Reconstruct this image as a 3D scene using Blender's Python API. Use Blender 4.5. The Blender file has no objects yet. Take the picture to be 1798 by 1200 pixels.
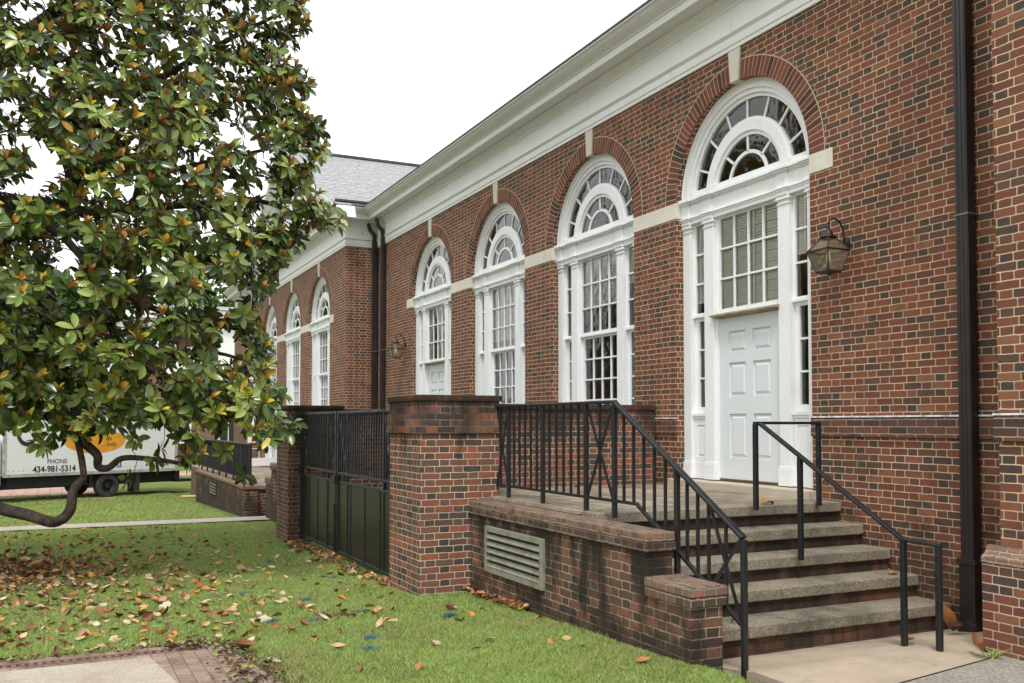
import bpy, bmesh, math, random
import numpy as np
from mathutils import Vector, Matrix
random.seed(7); RNG = np.random.default_rng(11)
SC = bpy.context.scene
COL = SC.collection
R = math.radians
EYE = 1.85                      # camera height; z = 0 is the walk at the foot of the steps

# ---------------------------------------------------------------- camera, sky, sun, exposure
F_PX, PITCH, YAW = 1650.0, R(2.0), R(25.5144)
cd = bpy.data.cameras.new('camera'); cam = bpy.data.objects.new('camera', cd); COL.objects.link(cam)
cd.sensor_width = 36.0; cd.lens = F_PX/1798*36.0; cd.shift_y = 86.4/1798; cd.clip_end = 2000; cd.clip_start = .05
cam.location = (0, 0, EYE); cam.rotation_euler = (R(90)+PITCH, 0, -YAW)
SC.camera = cam
SUN_EL, SUN_AZ = R(58), R(212)  # azimuth clockwise from +Y
w = bpy.data.worlds.new('World'); SC.world = w; w.use_nodes = True
nt = w.node_tree; nt.nodes.clear()
wo = nt.nodes.new('ShaderNodeOutputWorld'); bg = nt.nodes.new('ShaderNodeBackground')
sky = nt.nodes.new('ShaderNodeTexSky'); sky.sky_type = 'NISHITA'; sky.sun_disc = False
sky.sun_elevation = SUN_EL; sky.sun_rotation = SUN_AZ; sky.dust_density = 4.0; sky.air_density = 1.0
mixw = nt.nodes.new('ShaderNodeMix'); mixw.data_type = 'RGBA'
mixw.inputs[0].default_value = .93; mixw.inputs[7].default_value = (10.8, 10.9, 10.8, 1)   # even overcast cloud
nt.links.new(sky.outputs[0], mixw.inputs[6]); nt.links.new(mixw.outputs[2], bg.inputs[0])
bg.inputs[1].default_value = .1
nt.links.new(bg.outputs[0], wo.inputs[0])
sd = bpy.data.lights.new('sun', 'SUN'); sun = bpy.data.objects.new('sun', sd); COL.objects.link(sun)
sd.energy = 1.5; sd.angle = R(12); sd.color = (1, .975, .945)
sun.rotation_euler = Vector((-math.sin(SUN_AZ)*math.cos(SUN_EL), -math.cos(SUN_AZ)*math.cos(SUN_EL), -math.sin(SUN_EL))).to_track_quat('-Z', 'Y').to_euler()
sun.location = (-5, -10, 20)
SC.view_settings.view_transform = 'Standard'; SC.view_settings.look = 'None'
SC.view_settings.gamma = 1; SC.view_settings.use_curve_mapping = False
SC.view_settings.exposure = .65
SC.cycles.max_bounces = 8; SC.cycles.transparent_max_bounces = 16; SC.cycles.diffuse_bounces = 4
SC.cycles.sample_clamp_indirect = 4.0

# ---------------------------------------------------------------- helpers
CP, SP, CY_, SY_ = math.cos(PITCH), math.sin(PITCH), math.cos(YAW), math.sin(YAW)
FW = Vector((SY_*CP, CY_*CP, SP)); RT = Vector((CY_, -SY_, 0)); UP = Vector((-SY_*SP, -CY_*SP, CP))
def at(px, py, depth):
    "a place in the world seen in that direction at that distance along the view"
    d = FW + RT*((px-899)/F_PX) - UP*((py-686.4)/F_PX)
    return Vector((0, 0, EYE)) + d*depth
GP = [(-60, -1.66), (4, -1.68), (5.6, -1.735), (9.65, -1.87), (11.4, -1.94), (16.3, -2.03), (22, -2.13), (31, -2.42), (34, -2.45), (60, -2.6), (500, -2.6)]
def gz(y):
    return EYE + float(np.interp(y, [p[0] for p in GP], [p[1] for p in GP]))

def tag(o, label=None, cat=None, group=None, kind=None):
    if label: o['label'] = label
    if cat: o['category'] = cat
    if group: o['group'] = group
    if kind: o['kind'] = kind
    return o
def thing(name, label, cat, loc=(0, 0, 0), group=None):
    o = bpy.data.objects.new(name, None); COL.objects.link(o); o.location = loc; o.empty_display_size = .2
    return tag(o, label, cat, group)
def wloc(o):
    v = Vector(o.location)
    while o.parent: o = o.parent; v += Vector(o.location)
    return v

class MB:
    "collects faces in world space and links them as ONE mesh object"
    def __init__(s): s.v = []; s.f = []; s.uv = {}
    def add(s, vs, fs, uvs=None):
        b = len(s.v); s.v += [tuple(p) for p in vs]
        for i, f in enumerate(fs):
            if uvs is not None: s.uv[len(s.f)] = uvs[i]
            s.f.append(tuple(b+k for k in f))
        return s
    def box(s, x0, x1, y0, y1, z0, z1):
        if x0 > x1: x0, x1 = x1, x0
        if y0 > y1: y0, y1 = y1, y0
        if z0 > z1: z0, z1 = z1, z0
        return s.add([(x0,y0,z0),(x1,y0,z0),(x1,y1,z0),(x0,y1,z0),(x0,y0,z1),(x1,y0,z1),(x1,y1,z1),(x0,y1,z1)],
              [(0,3,2,1),(4,5,6,7),(0,1,5,4),(1,2,6,5),(2,3,7,6),(3,0,4,7)])
    def bar(s, p0, p1, a, b=None, up=(0, 0, 1)):
        "rectangular bar between two points; a across, b along up"
        b = b or a; p0 = Vector(p0); p1 = Vector(p1); d = (p1-p0).normalized(); u = Vector(up)
        if abs(d.dot(u)) > .99: u = Vector((0, 1, 0))
        x = d.cross(u).normalized(); y = x.cross(d).normalized(); x *= a/2; y *= b/2
        return s.add([p0-x-y, p0+x-y, p0+x+y, p0-x+y, p1-x-y, p1+x-y, p1+x+y, p1-x+y],
              [(0,3,2,1),(4,5,6,7),(0,1,5,4),(1,2,6,5),(2,3,7,6),(3,0,4,7)])
    def prism(s, pts, ext):
        "closed polygon pts (3-D) pushed along ext"
        n = len(pts); e = Vector(ext); pts = [Vector(p) for p in pts]
        return s.add(pts+[p+e for p in pts], [tuple(range(n))[::-1], tuple(range(n, 2*n))]+[(i, (i+1) % n, n+(i+1) % n, n+i) for i in range(n)])
    def tube(s, pts, rad, n=8, cap=True):
        pts = [Vector(p) for p in pts]; m = len(pts)
        rr = rad if isinstance(rad, (list, tuple)) else [rad]*m
        b = len(s.v); prev = None
        for i, p in enumerate(pts):
            d = (pts[min(i+1, m-1)]-pts[max(i-1, 0)]).normalized()
            if prev is None: u = d.orthogonal().normalized()
            else: u = (prev-d*prev.dot(d)).normalized()
            prev = u; v = d.cross(u)
            for k in range(n):
                a = 2*math.pi*k/n; s.v.append(tuple(p+(u*math.cos(a)+v*math.sin(a))*rr[i]))
        for i in range(m-1):
            for k in range(n):
                s.f.append((b+i*n+k, b+i*n+(k+1) % n, b+(i+1)*n+(k+1) % n, b+(i+1)*n+k))
        if cap:
            s.f.append(tuple(b+k for k in range(n))[::-1]); s.f.append(tuple(b+(m-1)*n+k for k in range(n)))
        return s
    def lathe(s, c, prof, n=16, axis='z'):
        c = Vector(c); b = len(s.v)
        for r, h in prof:
            for k in range(n):
                a = 2*math.pi*k/n
                q = (r*math.cos(a), r*math.sin(a), h)
                if axis == 'y': q = (q[0], q[2], q[1])
                if axis == 'x': q = (q[2], q[0], q[1])
                s.v.append(tuple(c+Vector(q)))
        for i in range(len(prof)-1):
            for k in range(n):
                s.f.append((b+i*n+k, b+i*n+(k+1) % n, b+(i+1)*n+(k+1) % n, b+(i+1)*n+k))
        s.f.append(tuple(b+k for k in range(n))[::-1]); s.f.append(tuple(b+(len(prof)-1)*n+k for k in range(n)))
        return s
    def build(s, name, mat, parent=None, smooth=False, bevel=0, loc=None, fixn=True):
        off = wloc(parent) if parent else (Vector(loc) if loc else Vector((0, 0, 0)))
        me = bpy.data.meshes.new(name)
        me.from_pydata([(p[0]-off.x, p[1]-off.y, p[2]-off.z) for p in s.v], [], s.f)
        uvl = me.uv_layers.new(name='UVMap')
        co = s.v
        for i, p in enumerate(me.polygons):
            if i in s.uv:
                for k, li in enumerate(p.loop_indices): uvl.data[li].uv = s.uv[i][k]
            else:
                n = p.normal; ax = max(range(3), key=lambda q: abs(n[q]))
                for li in p.loop_indices:
                    c = co[me.loops[li].vertex_index]
                    uvl.data[li].uv = (c[1], c[2]) if ax == 0 else ((c[0], c[2]) if ax == 1 else (c[1], c[0]))
        if fixn:
            bm = bmesh.new(); bm.from_mesh(me); bmesh.ops.recalc_face_normals(bm, faces=bm.faces); bm.to_mesh(me); bm.free()
        if smooth:
            me.polygons.foreach_set('use_smooth', [True]*len(me.polygons))
        me.materials.append(mat)
        o = bpy.data.objects.new(name, me); COL.objects.link(o)
        if parent: o.parent = parent
        elif loc: o.location = loc
        if bevel:
            m = o.modifiers.new('bevel', 'BEVEL'); m.width = bevel; m.segments = 2; m.limit_method = 'ANGLE'; m.angle_limit = R(40)
        return o

# ---------------------------------------------------------------- node helpers and materials
class G:
    def __init__(s, name):
        s.m = bpy.data.materials.new(name); s.m.use_nodes = True; s.nt = s.m.node_tree
        s.nt.nodes.clear(); s.out = s.n('ShaderNodeOutputMaterial')
    def n(s, t, **k):
        x = s.nt.nodes.new(t)
        for a, b in k.items(): setattr(x, a, b)
        return x
    def set(s, sock, v):
        if isinstance(v, bpy.types.NodeSocket): s.nt.links.new(v, sock)
        elif isinstance(v, (tuple, list)) and len(v) == 3 and sock.type == 'RGBA': sock.default_value = (*v, 1)
        else: sock.default_value = v
    def math(s, op, a, b=0.0, c=None, clamp=False):
        x = s.n('ShaderNodeMath', operation=op); x.use_clamp = clamp
        s.set(x.inputs[0], a); s.set(x.inputs[1], b)
        if c is not None: s.set(x.inputs[2], c)
        return x.outputs[0]
    def ss(s, v, a, b, c=0.0, d=1.0):
        x = s.n('ShaderNodeMapRange', interpolation_type='SMOOTHSTEP'); s.set(x.inputs[0], v)
        for i, q in enumerate((a, b, c, d)): s.set(x.inputs[i+1], q)
        return x.outputs[0]
    def mix(s, f, a, b, mode='MIX'):
        x = s.n('ShaderNodeMix', data_type='RGBA', blend_type=mode); s.set(x.inputs[0], f); s.set(x.inputs[6], a); s.set(x.inputs[7], b)
        return x.outputs[2]
    def uv(s): return s.n('ShaderNodeTexCoord').outputs['UV']
    def pos(s): return s.n('ShaderNodeNewGeometry').outputs['Position']
    def sep(s, v):
        x = s.n('ShaderNodeSeparateXYZ'); s.set(x.inputs[0], v); return x.outputs
    def comb(s, a, b, c=0.0):
        x = s.n('ShaderNodeCombineXYZ')
        for i, q in enumerate((a, b, c)): s.set(x.inputs[i], q)
        return x.outputs[0]
    def noise(s, v, scale, detail=3, rough=.55, dim='3D', out=0):
        x = s.n('ShaderNodeTexNoise', noise_dimensions=dim); s.set(x.inputs['Vector'], v); x.inputs['Scale'].default_value = scale
        x.inputs['Detail'].default_value = detail; x.inputs['Roughness'].default_value = rough
        return x.outputs[out]
    def white(s, v):
        x = s.n('ShaderNodeTexWhiteNoise', noise_dimensions='3D'); s.set(x.inputs['Vector'], v); return x.outputs
    def scale(s, v, k):
        x = s.n('ShaderNodeVectorMath', operation='MULTIPLY'); s.set(x.inputs[0], v); s.set(x.inputs[1], k); return x.outputs[0]
    def ramp(s, f, stops, interp='LINEAR'):
        x = s.n('ShaderNodeValToRGB'); x.color_ramp.interpolation = interp; s.set(x.inputs[0], f)
        e = x.color_ramp.elements
        while len(e) < len(stops): e.new(1)
        for i, (p, c) in enumerate(stops): e[i].position = p; e[i].color = (*c, 1)
        return x.outputs[0]
    def bsdf(s, col, rough=.5, spec=.5, metal=0.0, bump=None, dist=.01, bs=1.0, trans=0.0, coat=0.0):
        b = s.n('ShaderNodeBsdfPrincipled'); s.set(b.inputs['Base Color'], col); s.set(b.inputs['Roughness'], rough)
        s.set(b.inputs['Metallic'], metal); b.inputs['Specular IOR Level'].default_value = spec
        if coat: b.inputs['Coat Weight'].default_value = coat
        if bump is not None:
            u = s.n('ShaderNodeBump'); u.inputs['Distance'].default_value = dist; u.inputs['Strength'].default_value = bs
            s.set(u.inputs['Height'], bump); s.nt.links.new(u.outputs[0], b.inputs['Normal'])
        return b.outputs[0]
    def done(s, sh): s.nt.links.new(sh, s.out.inputs[0]); return s.m

def simple(name, col, rough=.5, spec=.5, metal=0.0, var=.12, vs=6.0, bump=0.0, bscale=60.0, coat=0.0):
    g = G(name); p = g.pos()
    n = g.noise(p, vs, 4); f = g.ss(n, .3, .7, 1-var, 1+var)
    c = g.mix(1.0, (*col, 1), g.comb(f, f, f), 'MULTIPLY')
    b = g.noise(p, bscale, 3) if bump else None
    return g.done(g.bsdf(c, rough, spec, metal, b, bump, 1.0, coat=coat))

REDS = [(0, (.062, .047, .039)), (.05, (.080, .054, .042)), (.15, (.105, .058, .040)), (.32, (.134, .056, .036)), (.55, (.166, .061, .038)), (.8, (.195, .073, .042)), (1, (.225, .100, .056))]
OLDR = [(0, (.070, .052, .044)), (.2, (.10, .066, .052)), (.42, (.145, .084, .060)), (.64, (.185, .086, .056)), (.84, (.245, .085, .05)), (1, (.32, .10, .055))]
DULL = [(0, (.045, .035, .030)), (.25, (.075, .052, .042)), (.55, (.115, .070, .053)), (.85, (.15, .082, .06)), (1, (.18, .085, .06))]
def brick(name, pal, course=.07, period=.325, split=.645, joint=.0095, mortar=(.55, .425, .28), mode='flemish',
          header_dark=.20, stain=None, rot=False, wob=.0055, bump=.006, red_bias=0.0, moss=0.0):
    g = G(name); uv = g.uv(); X, Y, _ = g.sep(uv)
    if rot: X, Y = Y, X
    P3 = g.comb(X, Y, 0.0)
    nx = g.n('ShaderNodeTexNoise', noise_dimensions='3D'); g.set(nx.inputs['Vector'], P3); nx.inputs['Scale'].default_value = 11; nx.inputs['Detail'].default_value = 3
    c = g.sep(nx.outputs['Color'])
    X = g.math('ADD', X, g.math('MULTIPLY', g.math('SUBTRACT', c[0], .5), wob*2))
    Y = g.math('ADD', Y, g.math('MULTIPLY', g.math('SUBTRACT', c[1], .5), wob*2))
    vr = g.math('DIVIDE', Y, course); row = g.math('FLOOR', vr); fv = g.math('FRACT', vr)
    shift = g.math('MULTIPLY', g.math('FLOORED_MODULO', row, 2.0), 0.0 if mode == 'stack' else .5)
    if mode != 'stack':   # courses do not line up to the millimetre
        shift = g.math('ADD', shift, g.math('MULTIPLY', g.math('SUBTRACT', g.white(g.comb(row, 3.3, 0.0))[0], .5), .07))
    ur = g.math('ADD', g.math('DIVIDE', X, period), shift)
    cell = g.math('FLOOR', ur); t = g.math('FRACT', ur)
    if mode == 'flemish':
        hd = g.math('GREATER_THAN', t, split)
        du = g.math('MINIMUM', g.math('MINIMUM', t, g.math('SUBTRACT', 1.0, t)), g.math('ABSOLUTE', g.math('SUBTRACT', t, split)))
        idx = g.math('ADD', g.math('MULTIPLY', cell, 2.0), hd)
    else:
        hd = 0.0; du = g.math('MINIMUM', t, g.math('SUBTRACT', 1.0, t)); idx = cell
    du = g.math('MULTIPLY', du, period); dv = g.math('MULTIPLY', g.math('MINIMUM', fv, g.math('SUBTRACT', 1.0, fv)), course)
    # rounded corners
    k = .009
    a = g.math('MAXIMUM', g.math('SUBTRACT', k, g.math('SUBTRACT', du, joint/2)), 0.0); b = g.math('MAXIMUM', g.math('SUBTRACT', k, g.math('SUBTRACT', dv, joint/2)), 0.0)
    d = g.math('SUBTRACT', k, g.math('SQRT', g.math('ADD', g.math('MULTIPLY', a, a), g.math('MULTIPLY', b, b))))
    face = g.ss(d, -.0012, .0022)
    wn = g.white(g.comb(idx, row, 1.7)); r1 = wn[0]
    rr = g.math('SUBTRACT', r1, g.math('MULTIPLY', hd, header_dark)) if mode == 'flemish' else r1
    big = g.noise(P3, .8, 3)
    rr = g.math('ADD', rr, g.math('MULTIPLY', g.math('SUBTRACT', big, .5), .5), clamp=True)
    fine = g.noise(P3, 70, 4, .7); mid = g.noise(P3, 16, 3)
    rr = g.math('ADD', rr, g.math('MULTIPLY', g.math('SUBTRACT', mid, .5), .55), clamp=True)
    if red_bias: rr = g.math('ADD', rr, red_bias, clamp=True)
    col = g.ramp(rr, pal)
    v = g.math('ADD', .72, g.math('MULTIPLY', fine, .56)); col = g.mix(1.0, col, g.comb(v, v, v), 'MULTIPLY')
    mv = g.ss(g.noise(P3, 3.0, 4), .25, .75, .68, 1.08)
    mcol = g.mix(1.0, (*mortar, 1), g.comb(mv, mv, g.math('MULTIPLY', mv, g.math('ADD', .9, g.math('MULTIPLY', mid, .2)))), 'MULTIPLY')
    col = g.mix(face, mcol, col)
    rough = .85
    if stain:
        P = g.pos(); px, py, pz = g.sep(P)
        for kind, z0, z1, amt in stain:
            if kind == 'streak':   # dark run-off, long in z
                q = g.noise(g.comb(g.math('MULTIPLY', g.math('ADD', px, py), 5.0), g.math('MULTIPLY', pz, .8), px), 1.0, 4, .6)
            else:
                q = g.noise(P, 2.6, 5, .65)
            zz = g.ss(pz, z0, z1)
            f = g.ss(g.math('ADD', q, g.math('MULTIPLY', zz, .34)), .56, .82, 0.0, amt)
            col = g.mix(f, col, (.020, .017, .013, 1))
    if moss:
        q = g.math('ADD', g.noise(g.pos(), 6, 4, .7), g.math('MULTIPLY', g.math('SUBTRACT', 1.0, face), .12))
        col = g.mix(g.ss(q, .66, .76, 0, moss), col, (.05, .075, .018, 1))
    h = g.math('ADD', face, g.math('MULTIPLY', fine, .28)); h = g.math('ADD', h, g.math('MULTIPLY', mid, .25))
    return g.done(g.bsdf(col, rough, .25, 0.0, h, bump, 1.0))

M = {}
M['brick'] = brick('red_brick', REDS, stain=[('blot', 1.75, -.2, .55)])
M['arch_brick'] = brick('arch_brick', [(0, (.05, .03, .026)), (.25, (.11, .043, .030)), (.6, (.155, .053, .036)), (1, (.185, .066, .045))], course=.072, period=.6, mode='stack', joint=.0085, wob=.003)
M['plinth_brick'] = brick('plinth_brick', REDS, stain=[('blot', 0.15, -.6, .35)], mortar=(.50, .40, .29))
M['header_brick'] = brick('header_brick', [(0, (.055, .040, .034)), (.3, (.10, .056, .043)), (.7, (.145, .064, .047)), (1, (.18, .07, .05))], period=.22, mode='stack2', mortar=(.40, .33, .25), stain=[('blot', 1.2, 2.2, .25)])
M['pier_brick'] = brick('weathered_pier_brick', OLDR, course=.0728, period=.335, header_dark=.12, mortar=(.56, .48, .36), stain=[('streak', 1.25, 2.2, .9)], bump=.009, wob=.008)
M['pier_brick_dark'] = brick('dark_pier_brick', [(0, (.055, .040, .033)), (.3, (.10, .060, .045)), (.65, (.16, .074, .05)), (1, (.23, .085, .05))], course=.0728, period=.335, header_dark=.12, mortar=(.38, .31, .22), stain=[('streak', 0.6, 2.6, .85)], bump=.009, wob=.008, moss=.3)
M['yard_brick'] = brick('yard_brick', OLDR, course=.0728, period=.335, header_dark=.15, mortar=(.46, .38, .28), stain=[('streak', 1.45, 2.1, .8)], wob=.008)
M['low_brick'] = brick('low_wall_brick', [(0, (.060, .044, .035)), (.25, (.10, .062, .046)), (.55, (.15, .078, .054)), (.85, (.20, .090, .058)), (1, (.25, .10, .06))], course=.0728, period=.335, header_dark=.1, mortar=(.43, .35, .24), stain=[('streak', -.3, 1.5, .93), ('blot', .75, -.1, .8)], bump=.010, wob=.009, moss=.35)
M['cap_brick'] = brick('cap_brick', [(0, (.10, .075, .06)), (.4, (.17, .11, .085)), (.8, (.235, .13, .095)), (1, (.28, .13, .09))], course=.0728, period=.105, mode='stack2', mortar=(.30, .25, .18), joint=.012, bump=.012, wob=.01, moss=.7)
M['rowlock_brick'] = brick('rowlock_brick', DULL, course=.0728, period=.112, mode='stack2', mortar=(.28, .23, .17), joint=.011, bump=.010, wob=.009, stain=[('streak', .6, 1.2, .6)], moss=.2)
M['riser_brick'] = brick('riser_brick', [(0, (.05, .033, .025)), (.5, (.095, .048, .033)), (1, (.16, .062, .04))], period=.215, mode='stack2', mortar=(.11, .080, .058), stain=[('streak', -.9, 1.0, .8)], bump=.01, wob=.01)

def paint(name, col, rough=.45, dirt=.25):
    g = G(name); p = g.pos(); n = g.noise(p, 2.2, 5, .6); f = g.noise(g.scale(p, (6, 6, 1.2)), 2.0, 5, .65)
    c = g.mix(g.ss(n, .35, .75, 0, dirt), (*col, 1), (col[0]*.86, col[1]*.86, col[2]*.80, 1))
    c = g.mix(g.ss(f, .56, .78, 0, dirt*1.3), c, (.40, .385, .33, 1))
    c = g.mix(g.ss(g.noise(p, 48, 5, .75), .68, .76, 0, dirt*1.4), c, (.30, .28, .24, 1))
    return g.done(g.bsdf(c, rough, .4, 0.0, g.noise(p, 40, 3), .0012, 1.0))
M['white'] = paint('white_paint', (.78, .805, .812))
M['door'] = paint('door_paint', (.655, .70, .712), .4, .12)
M['cornice'] = paint('cornice_paint', (.72, .74, .725), .5, .35)
g = G('limestone'); p = g.pos()
c = g.mix(g.ss(g.noise(p, 5, 5, .6), .35, .75), (.60, .57, .49, 1), (.66, .63, .56, 1)); c = g.mix(g.ss(g.noise(g.scale(p, (7, 7, 2)), 1.2, 4), .6, .75, 0, .4), c, (.42, .38, .30, 1))
M['stone'] = g.done(g.bsdf(c, .8, .3, 0, g.noise(p, 55, 4), .003, 1.0))
M['flashing'] = simple('white_flashing', (.66, .67, .66), .5, var=.35, vs=12)
M['pipe'] = simple('brown_downspout', (.022, .017, .015), .42, .5, var=.3, vs=3)
g = G('black_rail_paint'); p = g.pos()
c = g.mix(g.ss(g.noise(p, 9, 5, .7), .64, .74, 0, .55), (.013, .015, .018, 1), (.06, .045, .035, 1))
M['black'] = g.done(g.bsdf(c, g.ss(g.noise(p, 14, 3), .3, .7, .28, .5), .5, 0, g.noise(p, 70, 3), .0015, 1.0))
M['hinge'] = simple('dark_hinge', (.015, .014, .013), .5)
M['brass'] = simple('brass_strip', (.16, .12, .07), .45, .5, .6)
M['hood'] = simple('brown_drip_hood', (.30, .25, .17), .5, .5, 0, .3, 9)
M['lantern'] = simple('bronze_lantern', (.045, .034, .028), .42, .5, .5, .3, 20)
M['bulb'] = simple('frosted_bulb', (.75, .74, .70), .25)
M['room'] = simple('room_plaster', (.30, .25, .18), .8, var=.1, vs=.8)
M['gold_room'] = simple('ochre_room', (.78, .52, .20), .8, var=.35, vs=1.6)  # warm lamplight on the room walls, put into the plaster colour
M['curtain'] = simple('pale_curtain', (.55, .54, .50), .8)

def glass(name, tint=(.97, .98, .98), boost=1.7, wob=.006):
    g = G(name); fr = g.n('ShaderNodeFresnel'); fr.inputs[0].default_value = 1.5
    bu = g.n('ShaderNodeBump'); bu.inputs['Distance'].default_value = wob; g.set(bu.inputs['Height'], g.noise(g.pos(), 5.0, 2))
    g.nt.links.new(bu.outputs[0], fr.inputs['Normal'])
    gl = g.n('ShaderNodeBsdfGlossy'); gl.inputs['Roughness'].default_value = .015; g.nt.links.new(bu.outputs[0], gl.inputs['Normal'])
    tr = g.n('ShaderNodeBsdfTransparent'); tr.inputs[0].default_value = (*tint, 1)
    mx = g.n('ShaderNodeMixShader'); g.set(mx.inputs[0], g.math('MULTIPLY', fr.outputs[0], boost, clamp=True))
    g.nt.links.new(tr.outputs[0], mx.inputs[1]); g.nt.links.new(gl.outputs[0], mx.inputs[2])
    return g.done(mx.outputs[0])
M['glass'] = glass('window_glass')
M['lamp_glass'] = glass('lantern_glass', (.93, .90, .84), .55, 0.0)
_nt = M['lamp_glass'].node_tree; _mx = [n for n in _nt.nodes if n.type == 'MIX_SHADER'][0]     # a film of dust on the panes
_d = _nt.nodes.new('ShaderNodeBsdfTranslucent'); _d.inputs[0].default_value = (.72, .66, .56, 1); _e = _nt.nodes.new('ShaderNodeMixShader'); _e.inputs[0].default_value = .34
_o = [n for n in _nt.nodes if n.type == 'OUTPUT_MATERIAL'][0]
_nt.links.new(_mx.outputs[0], _e.inputs[1]); _nt.links.new(_d.outputs[0], _e.inputs[2]); _nt.links.new(_e.outputs[0], _o.inputs[0])

g = G('blind_slats'); p = g.pos(); px, py, pz = g.sep(p)
c = g.mix(g.ss(g.noise(p, 3, 3), .3, .7), (.84, .82, .72, 1), (.88, .86, .77, 1))
M['blind'] = g.done(g.bsdf(c, .5, .4))

def slate():
    g = G('grey_slate'); uv = g.uv(); X, Y, _ = g.sep(uv); P3 = g.comb(X, Y, 0.0)
    vr = g.math('DIVIDE', g.math('ADD', Y, g.math('MULTIPLY', g.math('SUBTRACT', g.noise(P3, 4, 3), .5), .10)), .21); row = g.math('FLOOR', vr); fv = g.math('FRACT', vr)
    ur = g.math('ADD', g.math('DIVIDE', X, .30), g.math('MULTIPLY', g.white(g.comb(row, 1.0, 2.0))[0], 1.0)); cell = g.math('FLOOR', ur); t = g.math('FRACT', ur)
    rnd = g.white(g.comb(cell, row, .5))[0]
    low = g.math('ADD', .13, g.math('MULTIPLY', rnd, .2))
    edge = g.math('MAXIMUM', g.math('MULTIPLY', g.math('LESS_THAN', fv, low), g.ss(rnd, .1, .6, .5, 1.0)), g.math('LESS_THAN', g.math('MINIMUM', t, g.math('SUBTRACT', 1.0, t)), .018))
    col = g.ramp(g.math('ADD', g.math('MULTIPLY', rnd, .7), g.math('MULTIPLY', g.noise(P3, 1.2, 3), .35)), [(0, (.22, .225, .23)), (.5, (.30, .304, .31)), (1, (.38, .383, .39))])
    col = g.mix(edge, col, (.045, .045, .055, 1))
    h = g.math('ADD', g.math('SUBTRACT', 1.0, fv), g.math('MULTIPLY', rnd, .5))
    return g.done(g.bsdf(col, .62, .4, 0, h, .012, 1.0))
M['slate'] = slate()
M['roof_edge'] = simple('dark_roof_edge', (.055, .058, .062), .7, var=.3)

def concrete(name, a, b, rough=.85, agg=0.0, stain=.5, scale=1.0, sc=(.06, .05, .04)):
    g = G(name); p = g.pos()
    n = g.noise(p, 1.6*scale, 5, .6); c = g.mix(g.ss(n, .3, .72), (*a, 1), (*b, 1))
    h = g.noise(p, 60, 4, .7)
    if agg:
        vo = g.n('ShaderNodeTexVoronoi'); vo.inputs['Scale'].default_value = 85; g.set(vo.inputs['Vector'], p)
        r = g.sep(vo.outputs['Color'])[0]
        pc = g.ramp(r, [(0, (.06, .055, .04)), (.35, (.16, .145, .11)), (.7, (.28, .26, .20)), (1, (.48, .45, .37))])
        c = g.mix(agg, c, pc); h = g.math('ADD', h, g.math('MULTIPLY', g.math('SUBTRACT', 1.0, vo.outputs['Distance']), 1.5))
    d = g.noise(p, .9, 6, .7); c = g.mix(g.ss(d, .52, .78, 0, stain), c, (*sc, 1))
    d2 = g.noise(p, 5, 5, .7); c = g.mix(g.ss(d2, .58, .76, 0, stain*.6), c, (*sc, 1))
    return g.done(g.bsdf(c, rough, .25, 0, h, .003, 1.0))
M['walk'] = concrete('tan_concrete_walk', (.38, .305, .225), (.50, .41, .31), agg=.12, stain=.75, sc=(.12, .10, .08))
M['slab'] = concrete('aggregate_slab', (.30, .28, .25), (.38, .36, .32), agg=.5, stain=.4)
M['tread'] = concrete('exposed_aggregate_tread', (.185, .155, .112), (.30, .255, .19), agg=.36, stain=.85, scale=2, sc=(.035, .032, .026))
M['path'] = concrete('grey_path', (.33, .29, .25), (.41, .37, .32), stain=.3)
M['threshold'] = concrete('threshold_stone', (.42, .36, .27), (.50, .44, .35), stain=.35)
M['patio'] = concrete('pale_patio_concrete', (.44, .37, .285), (.58, .51, .41), agg=.3, stain=.75, sc=(.22, .14, .10))

def pavers(name, cols, bw, bh, joint=(.05, .04, .032), js=.006, stain=.4, off=.5):
    g = G(name); uv = g.uv(); X, Y, _ = g.sep(uv); P3 = g.comb(X, Y, 0.0)
    b = g.n('ShaderNodeTexBrick'); g.set(b.inputs['Vector'], P3); b.offset = off
    b.inputs['Scale'].default_value = 1; b.inputs['Brick Width'].default_value = bw; b.inputs['Row Height'].default_value = bh
    b.inputs['Mortar Size'].default_value = js; b.inputs['Mortar Smooth'].default_value = .2; b.inputs['Bias'].default_value = 0
    g.set(b.inputs['Color1'], (*cols[0], 1)); g.set(b.inputs['Color2'], (*cols[1], 1)); g.set(b.inputs['Mortar'], (*joint, 1))
    c = g.mix(g.ss(g.noise(g.pos(), 1.4, 6, .7), .42, .64, 0, stain), b.outputs[0], (.075, .058, .045, 1))
    f = g.noise(g.pos(), 40, 4); v = g.math('ADD', .8, g.math('MULTIPLY', f, .4)); c = g.mix(1.0, c, g.comb(v, v, v), 'MULTIPLY')
    h = g.math('SUBTRACT', f, g.math('MULTIPLY', b.outputs[1], 2.0))
    return g.done(g.bsdf(c, .8, .3, 0, h, .004, 1.0))
M['landing'] = pavers('tan_landing_pavers', ((.29, .245, .185), (.36, .305, .23)), .40, .20, stain=.65)
M['paver'] = pavers('terracotta_pavers', ((.25, .175, .135), (.34, .25, .195)), .21, .105, joint=(.17, .115, .085), js=.004, stain=.9)
M['drive'] = pavers('pink_drive', ((.40, .26, .21), (.46, .31, .26)), .8, .4, stain=.2)
M['drain'] = simple('rusty_drain', (.17, .095, .07), .75, var=.35, vs=9)
M['drain_hole'] = simple('drain_hole', (.012, .010, .009), .9)

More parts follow.
